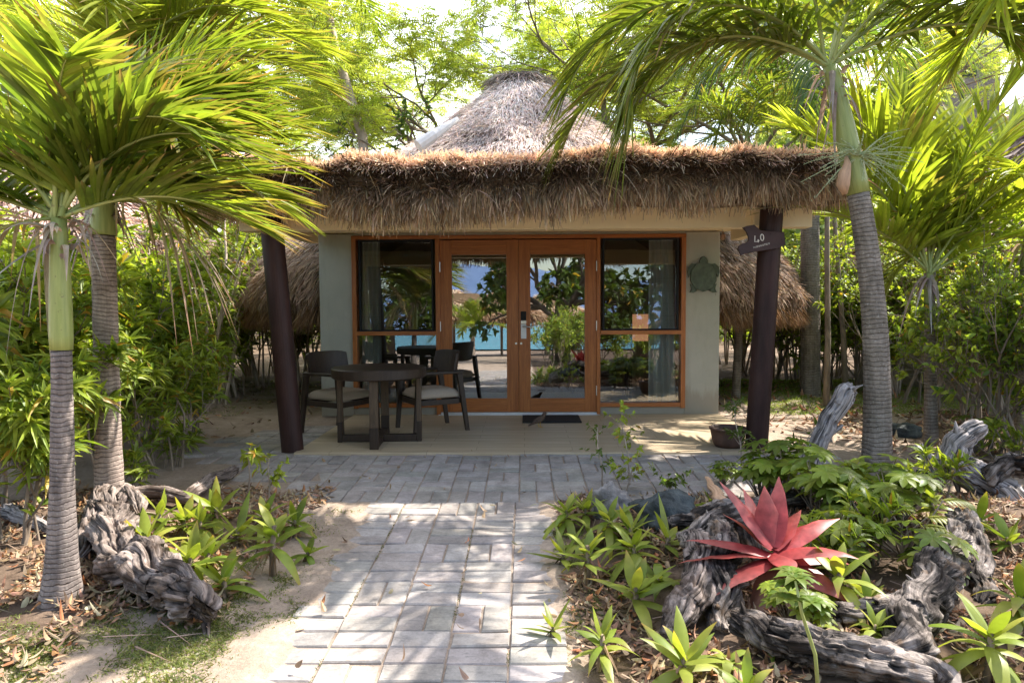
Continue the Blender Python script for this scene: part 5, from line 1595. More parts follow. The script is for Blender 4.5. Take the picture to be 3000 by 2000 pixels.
def logpart(pts, radii, k=44, n=70, amp=.35, ridge=.12, seed=0., hollow=False, f=3.0):
    k = int(k * 1.7); n = int(n * 1.7)
    path = smooth_path(pts, n)
    path = [p + Vector((noise.noise(Vector((i * .05, seed, 0))), noise.noise(Vector((i * .05, seed, 5))), noise.noise(Vector((i * .05, seed, 9))) * .6)) * radii[0] * (.6 if amp > .25 else .12) for i, p in enumerate(path)]
    rad = 0.84 * np.interp(np.linspace(0, 1, n), np.linspace(0, 1, len(radii)), radii)
    m = MB()
    dsp = gnarl(amp, f, ridge, seed)
    if hollow:
        T = (path[-1] - path[-4]).normalized()
        path = path + [path[-1] + T * .012, path[-1] - T * .02, path[-1] - T * .10]
        rad = np.concatenate([rad, [rad[-1] * .86, rad[-1] * .62, rad[-1] * .4]])
    m.tube([tuple(p) for p in path], rad, k, disp=dsp)
    if not hollow or True:      # broken stubs and splinters left along the wood
        for q in range(5):
            i = int(rng.integers(4, n - 6)); T = (path[i + 1] - path[i]).normalized()
            a = Vector(rng.normal(size=3)) + Vector((0, 0, .5)); a = (a - T * a.dot(T)).normalized() + T * rng.normal() * .7
            r_ = float(rad[i]) * rng.uniform(.14, .32); L_ = float(rad[i]) * rng.uniform(.4, .9)
            c_ = path[i] + a * float(rad[i]) * .6
            m.tube([c_, c_ + a * L_ * .5, c_ + a * L_ + Vector(rng.normal(size=3)) * L_ * .15], [r_, r_ * .7, r_ * .25], 14, disp=gnarl(.3, 9, .3, seed + q))
    return m
def GZ(px, py, h=0.0):
    g_ = G(px, py); return Vector((g_.x, g_.y, g_.z + h))
def off(m, b):
    m.V = [v - np.array(b, dtype=np.float32) for v in m.V]; return m
# big gnarled log on the left
b = GZ(330, 1600)
e = empty('driftwood_log', b, label='gnarled hollow ended grey driftwood log lying beside the front left palm', cat='driftwood')
Y1 = GZ(590, 1835).y; Y2 = GZ(430, 1700).y; Y3 = GZ(330, 1560).y
off(logpart([GZ(325, 1500, .13), GZ(330, 1570, .13), GZ(345, 1650, .12), GZ(430, 1740, .12), GZ(520, 1800, .11), GZ(610, 1850, .11)], [.10, .15, .13, .14, .12, .10], 56, 110, .55, .22, 1.0, True), b).build('log', M['drift'], e, smooth=True)
off(logpart([GZ(300, 1530, .2), GZ(270, 1600, .12), GZ(240, 1640, .02)], [.07, .10, .05], 36, 40, .5, .25, 2.0), b).build('root', M['drift'], e, smooth=True)
off(logpart([GZ(350, 1560, .17), GZ(390, 1540, .20), GZ(415, 1580, .15)], [.05, .085, .03], 36, 40, .5, .25, 12.0), b).build('root', M['drift'], e, smooth=True)
off(logpart([GZ(330, 1490, .10), GZ(420, 1475, .09), GZ(540, 1480, .07), GZ(600, 1450, .08), GZ(690, 1400, .07)], [.075, .06, .05, .06, .065], 30, 80, .35, .2, 3.0), b).build('branch', M['drift'], e, smooth=True)
off(logpart([GZ(455, 1745, .16), GZ(520, 1790, .21), GZ(580, 1830, .17)], [.04, .05, .035], 30, 40, .4, .3, 4.0), b).build('branch', M['drift'], e, smooth=True)
b = GZ(70, 1540)
tag(off(logpart([GZ(15, 1520, .06), GZ(80, 1540, .05), GZ(150, 1570, .04)], [.06, .055, .03], 24, 40, .3, .2, 5.0), b).build('driftwood_piece', M['driftpale'], None, True), 'short pale driftwood piece lying behind the front left palm trunk', 'driftwood').location = b
# leaning log on the right
b = GZ(2340, 1440)
e = empty('leaning_log', b, label='pale weathered log leaning up beside the right porch post', cat='driftwood')
yb = b.y + .2
def PP(px, py, y): return P(px, py, y)
off(logpart([PP(2345, 1460, yb), PP(2368, 1370, yb), PP(2402, 1290, yb), PP(2435, 1225, yb), PP(2478, 1150, yb), PP(2498, 1132, yb)], [.105, .095, .088, .085, .09, .05], 40, 90, .14, .06, 6.0), b).build('log', M['driftpale'], e, smooth=True)
off(logpart([PP(2395, 1310, yb), PP(2430, 1275, yb), PP(2470, 1245, yb)], [.03, .022, .015], 16, 30, .2, .1, 7.0), b).build('branch', M['driftpale'], e, smooth=True)
# curled grey stump far right
b = GZ(2850, 1450); yb = GZ(2850, 1450).y
e = empty('driftwood_stump', b, label='curled grey driftwood stump with flowing grain at the right', cat='driftwood')
off(logpart([PP(2950, 1450, yb), PP(2860, 1400, yb), PP(2800, 1360, yb), PP(2795, 1310, yb), PP(2830, 1275, yb), PP(2885, 1245, yb)], [.14, .15, .13, .12, .10, .075], 48, 90, .20, .14, 8.0), b).build('log', M['driftpale'], e, smooth=True)
off(logpart([PP(2800, 1370, yb), PP(2720, 1345, yb + .05), PP(2685, 1310, yb + .05)], [.07, .06, .04], 30, 40, .4, .2, 9.0), b).build('root', M['driftpale'], e, smooth=True)
off(logpart([PP(2900, 1400, yb - .1), PP(2960, 1360, yb - .1), PP(3050, 1370, yb - .1)], [.09, .10, .08], 30, 40, .5, .2, 10.0), b).build('root', M['driftdark'], e, smooth=True)
off(logpart([PP(2960, 1460, yb - .2), PP(2990, 1500, yb - .2), PP(3060, 1530, yb - .25)], [.13, .12, .10], 30, 40, .4, .2, 10.5), b).build('root', M['driftpale'], e, smooth=True)
# big dark logs bottom right
b = GZ(2650, 1900)
e = empty('fallen_log', b, label='large dark rotten log running back from the bottom right corner', cat='driftwood')
off(logpart([GZ(2640, 1960, .06), GZ(2690, 1860, .12), GZ(2740, 1760, .13), GZ(2780, 1660, .12), GZ(2820, 1580, .12)], [.10, .11, .115, .105, .09], 56, 120, .45, .2, 11.0), b).build('log', M['driftdark'], e, smooth=True)
off(logpart([GZ(2700, 1850, .10), GZ(2600, 1840, .09), GZ(2500, 1835, .06), GZ(2420, 1840, .03)], [.09, .07, .06, .03], 36, 70, .5, .2, 13.0), b).build('branch', M['driftdark'], e, smooth=True)
off(logpart([GZ(2830, 1590, .13), GZ(2870, 1680, .05), GZ(2880, 1760, -.02)], [.08, .07, .05], 30, 50, .5, .2, 14.0), b).build('branch', M['driftdark'], e, smooth=True)
b = GZ(2350, 1950)
tag(off(logpart([GZ(2150, 1870, .08), GZ(2250, 1915, .08), GZ(2400, 1955, .07), GZ(2560, 1990, .06), GZ(2750, 2040, .05)], [.06, .085, .10, .11, .11], 48, 120, .28, .26, 15.0), b).build('fallen_log', M['driftdark'], None, True), 'long split weathered log lying along the bottom edge of the right bed', 'driftwood').location = b
b = GZ(2040, 1800)
e = empty('root_stump', b, label='upright gnarled root stump with pale twisted foot in the middle of the right bed', cat='driftwood')
off(logpart([GZ(1960, 1880, .02), GZ(2000, 1845, .08), GZ(2045, 1800, .13), GZ(2050, 1740, .18), GZ(2030, 1700, .24)], [.05, .085, .09, .08, .085], 48, 90, .5, .25, 16.0), b).build('stump', M['drift'], e, smooth=True)
off(logpart([GZ(2110, 1850, .0), GZ(2115, 1790, .10), GZ(2120, 1720, .20), GZ(2080, 1690, .28)], [.06, .10, .11, .07], 40, 60, .6, .25, 17.0), b).build('root', M['driftdark'], e, smooth=True)
off(logpart([GZ(2000, 1700, .22), GZ(2100, 1660, .25), GZ(2180, 1640, .22), GZ(2230, 1690, .08)], [.05, .07, .07, .06], 36, 60, .5, .2, 18.0), b).build('root', M['driftdark'], e, smooth=True)
b = GZ(2150, 1560)
e = empty('driftwood_log', b, label='low dark driftwood piece with upturned brown spike behind the red plant', cat='driftwood')
off(logpart([GZ(1960, 1570, .08), GZ(2030, 1560, .08), GZ(2100, 1530, .07), GZ(2180, 1530, .08), GZ(2300, 1500, .08), GZ(2400, 1480, .05)], [.04, .05, .08, .08, .07, .05], 36, 100, .5, .2, 19.0), b).build('log', M['driftdark'], e, smooth=True)
off(logpart([GZ(2120, 1520, .08), GZ(2090, 1500, .14), GZ(2070, 1480, .20)], [.05, .035, .012], 24, 40, .3, .2, 20.0), b).build('spike', M['spathe'], e, smooth=True)
def rock(px, py, r, sc, mat, label, seed, h=.0):
    b = GZ(px, py, h)
    V = []; nu, nv = 40, 24
    for j in range(nv + 1):
        th = math.pi * j / nv
        for i in range(nu):
            ph = 2 * math.pi * i / nu
            d = Vector((math.sin(th) * math.cos(ph), math.sin(th) * math.sin(ph), math.cos(th)))
            k = 1 + .38 * noise.fractal(d * 1.6 + Vector((seed, 0, 0)), .9, 2.1, 6) + .12 * abs(noise.noise(d * 6 + Vector((seed, 2, 0))))
            V.append((d.x * r * sc[0] * k, d.y * r * sc[1] * k, d.z * r * sc[2] * k + r * sc[2] * .35))
    Q = [[j * nu + i, (j + 1) * nu + i, (j + 1) * nu + (i + 1) % nu, j * nu + (i + 1) % nu] for j in range(nv) for i in range(nu)]
    o = MB().add(V, Q).build('rock', mat, None, True); o.location = b; tag(o, label, 'rock')
rock(1790, 1500, .13, (1, .8, 1.0), M['rocklight'], 'grey rounded boulder at the path corner of the right bed', 1)
rock(1950, 1535, .17, (1.2, .8, .8), M['rock'], 'large black boulder behind the light green plants', 3)
rock(2640, 1275, .15, (1.3, .8, .6), M['rock'], 'dark rock lying behind the leaning palm trunk', 5)
rock(2430, 1440, .12, (1.2, .8, .5), M['rocklight'], 'flat stone on the sand between the leaning log and the palm', 7)
rock(2740, 1390, .12, (1.1, .8, .5), M['rock'], 'dark stone beside the driftwood stump roots', 9)

# ================================================================ FOREGROUND PLANTS
def rosette(nl, L, Wd, cA, cB, stem=0.10, el=(0.1, 1.25), droop=.5, name='rosette_plant', mat='leaf', tipc=None, fold=.3):
    e = empty(name)
    m = MB(); m.tube([(0, 0, -.03), (0.004, 0, stem * .5), (0, 0, stem)], [.016, .012, .010], 8); m.build('stem', M['fiber'], e, smooth=True)
    lm = MB()
    i = np.arange(nl); a = i * 2.4 + rng.normal(size=nl) * .25; elv = el[0] + (el[1] - el[0]) * (i / nl) + rng.normal(size=nl) * .08
    D = np.column_stack([np.cos(a) * np.cos(elv), np.sin(a) * np.cos(elv), np.sin(elv)])
    S = np.column_stack([-np.sin(a), np.cos(a), rng.normal(size=nl) * .12])
    mix = rng.random((nl, 1)); c = vary(np.asarray(cA) * (1 - mix) + np.asarray(cB) * mix, nl, .12, .04)
    tcx = c.copy() if tipc is None else vary(tipc, nl, .2)
    if tipc is None:
        bt = rng.random(nl) < .35; tcx[bt] = vary((.35, .2, .06), int(bt.sum()), .3)
    lm.strips(np.tile([0, 0, stem], (nl, 1)) - np.column_stack([np.zeros(nl), np.zeros(nl), stem * .5 * (1 - i / nl)]), D, S, L * rng.uniform(.75, 1.1, nl), Wd * rng.uniform(.85, 1.15, nl), droop * rng.uniform(.5, 1.5, nl) * np.cos(elv), 8, c * .95, tcx, 5., 'lance', fold)
    lm.build('leaves', M[mat], e, smooth=True)
    # withered skirt of old leaves round the stem
    n = 12; a = rng.random(n) * 6.28
    sk_ = MB(); sk_.strips(np.column_stack([np.zeros(n), np.zeros(n), stem * rng.uniform(.3, .8, n)]), np.column_stack([np.cos(a) * .5, np.sin(a) * .5, -rng.random(n)]), randdir(n), rng.uniform(.05, .12, n), .02, .8, 4, vary((.26, .17, .1), n, .4), prof='grass', fold=.5)
    sk_.build('dead_leaves', M['litter'], e)
    remember(e); return Proto(e)
BR = np.array((0.17, 0.235, 0.03)); BR2 = np.array((0.34, 0.37, 0.07))
RO = [rosette(12, .24, .05, BR, BR2, .12), rosette(9, .21, .048, BR, BR2, .07, (0.3, 1.3), .7), rosette(16, .26, .052, BR, BR2 * 1.05, .16, (-.2, 1.2), .8), rosette(11, .19, .045, BR * 1.1, BR2, .20)]
RO2 = [rosette(14, .22, .046, BR * .9, BR2, .10, (0, 1.3), .9, tipc=(.40, .27, .08)), rosette(8, .25, .05, BR * .8, BR2 * .9, .09, (.2, 1.1), .3), rosette(13, .17, .04, BR * 1.1, BR2 * 1.1, .14, (-.1, 1.3), .6), rosette(10, .23, .052, BR, BR2, .05, (.1, 1.0), 1.0)]
ros = [
    (660, 1745, 1, .95, 'low broad leaved rosette by the hollow end of the left log'), (800, 1680, 3, 1.0, 'rosette on a brown trunk at the path side of the left bed'),
    (440, 1640, 0, .85, 'leafy rosette touching the left driftwood log'), (500, 1690, 3, .8, 'rosette between the log and the middle of the left bed'), (565, 1700, 0, .9, 'central rosette of the left bed'),
    (620, 1660, 1, .9, 'rosette right of the centre of the left bed'), (600, 1590, 2, .8, 'pale rosette behind the centre of the left bed'), (690, 1600, 1, .8, 'sunlit rosette near the back of the left bed'),
    (530, 1570, 0, .75, 'rosette under the horizontal driftwood branch'), (860, 1570, 0, .8, 'rosette at the forecourt corner of the left bed'), (770, 1570, 2, .7, 'rosette beside the left saplings'),
    (1660, 1560, 2, .85, 'rosette nearest the forecourt at the path edge of the right bed'), (1715, 1530, 0, .8, 'rosette beside the grey boulder'), (1700, 1610, 3, .8, 'rosette second from the forecourt along the path edge'),
    (1720, 1720, 3, 1.0, 'tall stemmed rosette halfway along the path edge'), (1850, 1610, 0, .95, 'rosette in front of the black boulder'), (1860, 1680, 2, .9, 'wide rosette left of the root stump'),
    (1950, 1620, 1, .95, 'rosette over the low dark driftwood'), (1860, 1800, 0, 1.05, 'rosette with dry skirt left of the pale stump foot'), (1770, 1960, 2, 1.15, 'large rosette with brown tipped leaf at the bottom of the path edge'),
    (1995, 2010, 0, 1.2, 'large rosette at the bottom edge in front of the stump'), (2080, 1500, 1, .8, 'small rosette behind the brown spike'), (2260, 1900, 1, .75, 'small rosette on the long split log'),
    (2470, 1790, 2, 1.0, 'yellow green rosette right of the red plant'), (2540, 1800, 1, .9, 'rosette against the dark rotten log'), (2860, 1570, 0, 1.0, 'rosette below the curled grey stump'),
    (2960, 1620, 1, 1.1, 'long leaved rosette at the right edge below the stump'), (2890, 1990, 2, 1.3, 'large rosette in the bottom right corner'), (2980, 1830, 0, 1.1, 'rosette at the right edge above the corner'),
    (470, 1580, 2, .95, 'rosette tucked behind the top of the left log'), (640, 1545, 0, .9, 'rosette at the back of the left bed by the driftwood branch'), (900, 1640, 1, .6, 'smallest rosette at the sandy edge of the left bed'),
    (1790, 1590, 2, .9, 'rosette just below the grey boulder'), (1650, 1660, 1, .8, 'rosette leaning out over the path edge bricks'), (1930, 1720, 3, .85, 'rosette touching the left side of the root stump'),
    (1620, 1870, 1, .7, 'small rosette at the path edge near the bottom'), (2380, 1870, 0, .8, 'rosette between the seedling and the split log'), (2130, 1960, 3, .9, 'rosette in front of the long split log'), (2740, 1530, 2, .9, 'rosette left of the curled grey stump'), (2560, 1900, 2, .7, 'small rosette in front of the rotten log'),
    (2200, 2060, 1, 1.1, 'rosette tip rising from the bottom edge near the split log'), (2500, 1600, 0, .8, 'rosette half hidden among the split leaved plants')]
for px, py, k, sc, lb in ros:
    rk = (RO if (px + py) % 20 < 10 else RO2)[k]
    rk.put(G(px, min(py, 2200)), None, sc * (1.12 if py < 1850 else .9) * (1.2 if px < 1000 else 1), lb, 'plant', 'light green rosette plants in the beds', .12)
def cordyline():
    b = G(2262, 1765)
    e = empty('red_cordyline', b, label='big red leaved cordyline standing in the right bed', cat='plant')
    MB().tube([(0, 0, -.05), (.01, 0, .12), (0, 0, .215)], [.022, .018, .015], 10).build('stem', M['fiber'], e, smooth=True)
    lv = [(150, 62, .50, .3), (95, 78, .36, .2), (62, 66, .46, .25), (18, 36, .50, .35), (2, 12, .42, .35), (-32, 0, .42, .5), (-85, 25, .28, .6), (180, 14, .50, .35), (168, 24, .46, .35), (205, 4, .40, .5), (225, -35, .36, .4),
          (42, 46, .40, .4), (128, 42, .38, .4), (-58, -40, .36, .3), (-20, 28, .44, .5), (110, 60, .42, .3), (250, -55, .32, .3), (-5, 55, .40, .4)]
    lv = [(q[0], q[1] - 6, q[2] * .88, q[3] * 1.3) for q in lv[:16]]
    lm = MB(); n = len(lv)
    a = np.radians([q[0] for q in lv]); el = np.radians([q[1] for q in lv])
    D = np.column_stack([np.cos(a) * np.cos(el), np.sin(a) * np.cos(el), np.sin(el)])
    S = np.column_stack([-np.sin(a), np.cos(a), rng.normal(size=n) * .35])
    c = vary((0.30, 0.036, 0.036), n, .35, .08); c2 = vary((0.46, 0.12, 0.10), n, .25, .08)
    old = np.array([q[1] < -30 for q in lv]); c[old] = (.30, .14, .09); c2[old] = (.38, .24, .15)
    lm.strips(np.tile([0, 0, .27], (n, 1)) - np.column_stack([0 * a, 0 * a, .10 * (1 - np.sin(el)) / 2]), D, S, [q[2] for q in lv], .115 * rng.uniform(.8, 1.1, n), [q[3] * .5 for q in lv], 12, c, c2, 2.0, 'lance', .32)
    V = lm.V[0]      # slightly wavy margins
    for q in range(len(V)): V[q] += np.array(noise.noise_vector(Vector(V[q]) * 14)) * .007
    lm.build('leaves', M['redleaf'], e, smooth=True)
cordyline()

# palmate and split leaved plants
def palmate(h, ntips, fing, L, Wd, cA, cB, spread=.3, name='umbrella_plant', stem=True, split=False):
    e = empty(name); sm = MB(); lm = MB()
    for k in range(ntips):
        a = rng.random() * 6.28; rr = spread * rng.random() ** .5
        top = Vector((rr * math.cos(a), rr * math.sin(a), h * rng.uniform(.45, 1.0)))
        sm.tube([Vector((0, 0, -.02)), top * .5 + Vector(rng.normal(size=3)) * .02, top], [.007, .005, .003], 5, cap=False)
        nrm = Vector((math.cos(a) * .4, math.sin(a) * .4, 1)).normalized()
        if not split:
            t = [(top, nrm)]
            nf = fing
            ang = np.arange(nf) * 2 * math.pi / nf + rng.random()
            u = nrm.orthogonal().normalized(); v = nrm.cross(u)
            D = np.array([tuple(u * math.cos(q) + v * math.sin(q) + nrm * .15) for q in ang])
            S = np.cross(D, np.array(nrm))
            c = vary(np.asarray(cA) + (np.asarray(cB) - np.asarray(cA)) * rng.random(), nf, .12)
            lm.strips(np.tile(tuple(top), (nf, 1)), D, S, L * rng.uniform(.8, 1.1, nf), Wd * 1.15, .3, 6, c, prof='obo', fold=.3)
        else:
            # one big deeply cut leaf
            d0 = Vector((math.cos(a), math.sin(a), .25)).normalized(); s0 = d0.cross(Vector((0, 0, 1))).normalized()
            nf = 8
            c = vary(np.asarray(cA) + (np.asarray(cB) - np.asarray(cA)) * rng.random(), 1, .12)[0]
            for sgn in (-1, 1):
                uu = np.linspace(.05, .9, nf)
                P0 = np.array([tuple(top + d0 * L * q - Vector((0, 0, .35 * L * q * q))) for q in uu])
                D = np.array([tuple(d0 * (.35 + .5 * q) + s0 * sgn - Vector((0, 0, .15))) for q in uu])
                lm.strips(P0, D, np.tile(tuple(d0), (nf, 1)), L * .55 * np.sin(np.pi * (.2 + .7 * uu)), L * .11, .4, 4, c, prof='lance', fold=.2)
            lm.strips([tuple(top)], [tuple(d0)], [tuple(s0)], L * 1.1, L * .16, .35, 5, c, prof='lance', fold=.2)
    sm.build('stems', M['bark'], e, smooth=True); lm.build('leaves', M['leaf'], e, smooth=True)
    remember(e); return Proto(e)
UA = palmate(.42, 26, 8, .11, .042, GREEN * .9, LIME * .85, .26)
UB = palmate(.34, 20, 8, .12, .040, GREEN * .8, LIME * .8, .24)
SPL = palmate(.30, 9, 8, .15, .04, GREEN * .8, LIME * .9, .26, 'split_leaf_plant', split=True)
for p_, px, py, sc, rz, lb in ((UA, 2230, 1465, .8, 0, 'umbrella leaved plant below the right porch post'), (UA, 2120, 1420, .42, 2, 'small umbrella leaved plant beside the pot'), (UA, 2300, 1470, 1.0, 1, 'umbrella leaved plant at the foot of the leaning log'),
                               (UB, 2560, 1500, 1.05, 0, 'dark umbrella leaved plant in front of the leaning palm trunk'), (UB, 2470, 1550, .95, 3, 'dark umbrella leaved plant left of the palm trunk foot'), (UB, 2480, 1680, .9, 4, 'dark umbrella leaved plant right of the red cordyline'),
                               (SPL, 2640, 1620, 1.05, 0, 'plant with deeply split leaves in front of the palm'), (UB, 2700, 1700, .8, 2, 'dark umbrella leaved plant against the rotten log'),
                               (UA, 2330, 1850, .5, 5, 'umbrella leaved seedling in front of the red cordyline'), (SM_A, 2960, 1380, 1.0, 0, 'yellow green tuft behind the driftwood stump'), (UA, 2620, 1560, .9, 0, 'umbrella leaved plant pressed against the leaning palm base'), (UA, 2400, 1520, .9, 0, 'umbrella leaved plant just behind the red cordyline'), (SM_A, 2560, 1640, .9, 0, 'narrow leaved tuft in the middle of the right bed'), (SM_A, 2450, 1720, .8, 0, 'narrow leaved tuft right of the red cordyline'), (SM_A, 2760, 1470, .9, 0, 'narrow leaved tuft beneath the curled grey stump'), (UA, 2860, 1330, .8, 0, 'umbrella leaved plant behind the driftwood stump')):
    p_.put(G(px, py), rz, sc, lb, 'plant', None)
# taller seedling stalk in the foreground right
b = G(2400, 2060)
e = empty('seedling', b, label='thin stalked seedling with umbrella leaves rising in the foreground of the right bed', cat='plant')
tp2 = P(2330, 1700, b.y)
q = tp2 - b
MB().tube([Vector((0, 0, 0)), q * .4 + Vector((.02, 0, 0)), q * .75, q], [.008, .007, .006, .004], 8).build('stem', M['shaft'], e, smooth=True)
lm = MB()
for (f_, s_) in ((1.0, 1), (.86, .8), (.93, .7)):
    for j in range(2):
        c_ = q * f_ + Vector((rng.normal() * .03, rng.normal() * .03, 0)); nf = 7; ang = np.arange(nf) * .9 + rng.random()
        D = np.column_stack([np.cos(ang), np.sin(ang), np.full(nf, .3)])
        lm.strips(np.tile(tuple(c_), (nf, 1)), D, np.cross(D, [0, 0, 1]), .085 * s_, .035, .4, 4, vary(GREEN * 1.1, nf, .2), prof='lance', fold=.25)
lm.build('leaves', M['leaf'], e, smooth=True)

def thin_sapling(px, py, tx, ty, label, leafL=.05, nb=9, col=LIME, leafW=.022, nl=5):
    b = G(px, py); q = P(tx, ty, b.y) - b
    e = empty('sapling', b, label=label, cat='sapling')
    sm = MB(); sm.tube([Vector((0, 0, -.02)), q * .35 + Vector((.01, 0, 0)), q * .7 + Vector((-.01, 0, 0)), q], [.008, .006, .004, .002], 6)
    tips = [(q, q.normalized())]
    for k in range(nb):
        f = rng.uniform(.3, .95); a = rng.random() * 6.28; L = rng.uniform(.06, .18) * (1.2 - f * .5)
        s = q * f; t_ = s + Vector((math.cos(a) * L, math.sin(a) * L, L * .6))
        sm.tube([s, (s + t_) / 2 + Vector((0, 0, .01)), t_], [.003, .002, .0015], 4, cap=False); tips.append((t_, (t_ - s).normalized())); tips.append(((s + t_) / 2, (t_ - s).normalized()))
    sm.build('stem', M['bark_pale'], e, smooth=True)
    lm = MB(); whorls(lm, tips, nl, leafL, leafW, col * .8, col * 1.2, el=(-.2, 1.0), span=.04, droop=.3); lm.build('leaves', M['leaf'], e)
thin_sapling(725, 1450, 735, 1300, 'pale stemmed sapling in the left bed nearest the sandy path', .07, 4, LIME, .03, 7)
thin_sapling(785, 1470, 790, 1335, 'sapling with side twig in front of the left porch post', .07, 4, LIME, .03, 7)
thin_sapling(1845, 1420, 1820, 1175, 'tall thin sapling with sunlit tip in front of the right window', .045, 12, LIME, .022, 5)
thin_sapling(1765, 1430, 1750, 1250, 'sparse thin sapling in front of the bird', .04, 9, GREEN, .018, 4)
thin_sapling(1830, 1440, 1870, 1330, 'short bushy sapling behind the grey boulder', .05, 9, LIME, .024, 6)
thin_sapling(1960, 1450, 1960, 1390, 'little sapling behind the black boulder', .045, 8, GREEN, .022, 6)
thin_sapling(2330, 1380, 2390, 1240, 'thin sapling with broad leaves beside the leaning log', .09, 6, GREEN, .05, 4)

# pot with a feathery seedling
pb = Vector((1.93, 6.45, 0.0225))
e = empty('clay_pot', pb, label='low round brown clay pot on the terrace by the right porch post', cat='pot')
prf = [(0, .002), (.115, .002), (.14, .04), (.155, .11), (.165, .165), (.175, .168), (.175, .185), (.160, .188), (.152, .17), (.14, .14), (0, .14)]
V = [(r * math.cos(a), r * math.sin(a), z) for r, z in prf for a in np.linspace(0, 2 * math.pi, 36, endpoint=False)]
Q = [[j * 36 + i, j * 36 + (i + 1) % 36, (j + 1) * 36 + (i + 1) % 36, (j + 1) * 36 + i] for j in range(len(prf) - 1) for i in range(36)]
MB().add(V, Q).build('pot_body', M['pot'], e, smooth=True)
thin_sapling(2175, 1370, 2150, 1175, 'feathery leaved seedling growing in front of the clay pot', .05, 14, GREEN, .012, 9)

# fallen leaves, soil, grass and bits
def litter():
    m = MB()
    def patch(n, x0, x1, y0, y1, col=(0.20, 0.125, 0.075), s=.052, z=.012, dens=None, av=.45):
        x = rng.uniform(x0, x1, n); y = rng.uniform(y0, y1, n)
        k = np.array([noise.noise(Vector((a * 2.2, b_ * 2.2, 1.0))) > -0.12 for a, b_ in zip(x, y)])
        if dens is not None: k &= dens(x, y)
        x, y = x[k], y[k]; n = len(x)
        zz_ = np.array([gz(a, b_) for a, b_ in zip(x, y)]) + z + rng.random(n) * .018
        a = rng.random(n) * 6.28
        D = np.column_stack([np.cos(a), np.sin(a), rng.normal(size=n) * .3])
        S = np.column_stack([-np.sin(a), np.cos(a), rng.normal(size=n) * .45])
        c = vary(col, n, av, .12); rd = rng.random(n) < .15; c[rd] = vary((.38, .17, .08), int(rd.sum()), .3); pl = rng.random(n) < .2; c[pl] = vary((.42, .32, .2), int(pl.sum()), .3)
        m.strips(np.column_stack([x, y, zz_]), D, S, s * rng.uniform(.5, 1.4, n), s * .45 * rng.uniform(.5, 1.2, n), 0.0, 4, c, prof='lance', fold=.5, curl=rng.normal(size=n) * .5)
    patch(17000, .22, 3.6, 2.0, 5.0)
    patch(6500, -4.2, -1.45, 3.0, 5.2, (.27, .17, .1))
    patch(3000, -4.5, -1.9, 2.3, 3.6, (.28, .19, .12))
    patch(900, 2.6, 6, 6.5, 12, (.3, .17, .1), .09)
    patch(500, -6, -2.6, 6.5, 12, (.25, .17, .12), .09)
    patch(2500, 3.4, 7, 4.5, 9, (.18, .11, .07), .1)
    patch(70, -1.1, .18, 2.1, 4.8, (.3, .2, .12), .05, .018); patch(60, -2.6, 2.4, 5.0, 6.3, (.25, .17, .1), .045, .02)
    tag(m.build('leaf_litter', M['litter']), 'dry brown fallen leaves scattered over the beds', kind='stuff')
    t = MB(); n = 500
    x = np.concatenate([rng.uniform(.3, 3.4, 260), rng.uniform(-4, -1.4, 240)]); y = rng.uniform(2.2, 5.0, n)
    zz_ = np.array([gz(a, b_) for a, b_ in zip(x, y)]) + .015
    a = rng.random(n) * 6.28
    t.strips(np.column_stack([x, y, zz_]), np.column_stack([np.cos(a), np.sin(a), rng.normal(size=n) * .12]), np.column_stack([-np.sin(a), np.cos(a), np.ones(n) * .4]), rng.uniform(.08, .35, n), .006, .0, 3, vary((.34, .25, .18), n, .35), prof='grass')
    tag(t.build('fallen_twigs', M['litter']), 'thin dry twigs lying in the beds', kind='stuff')
litter()
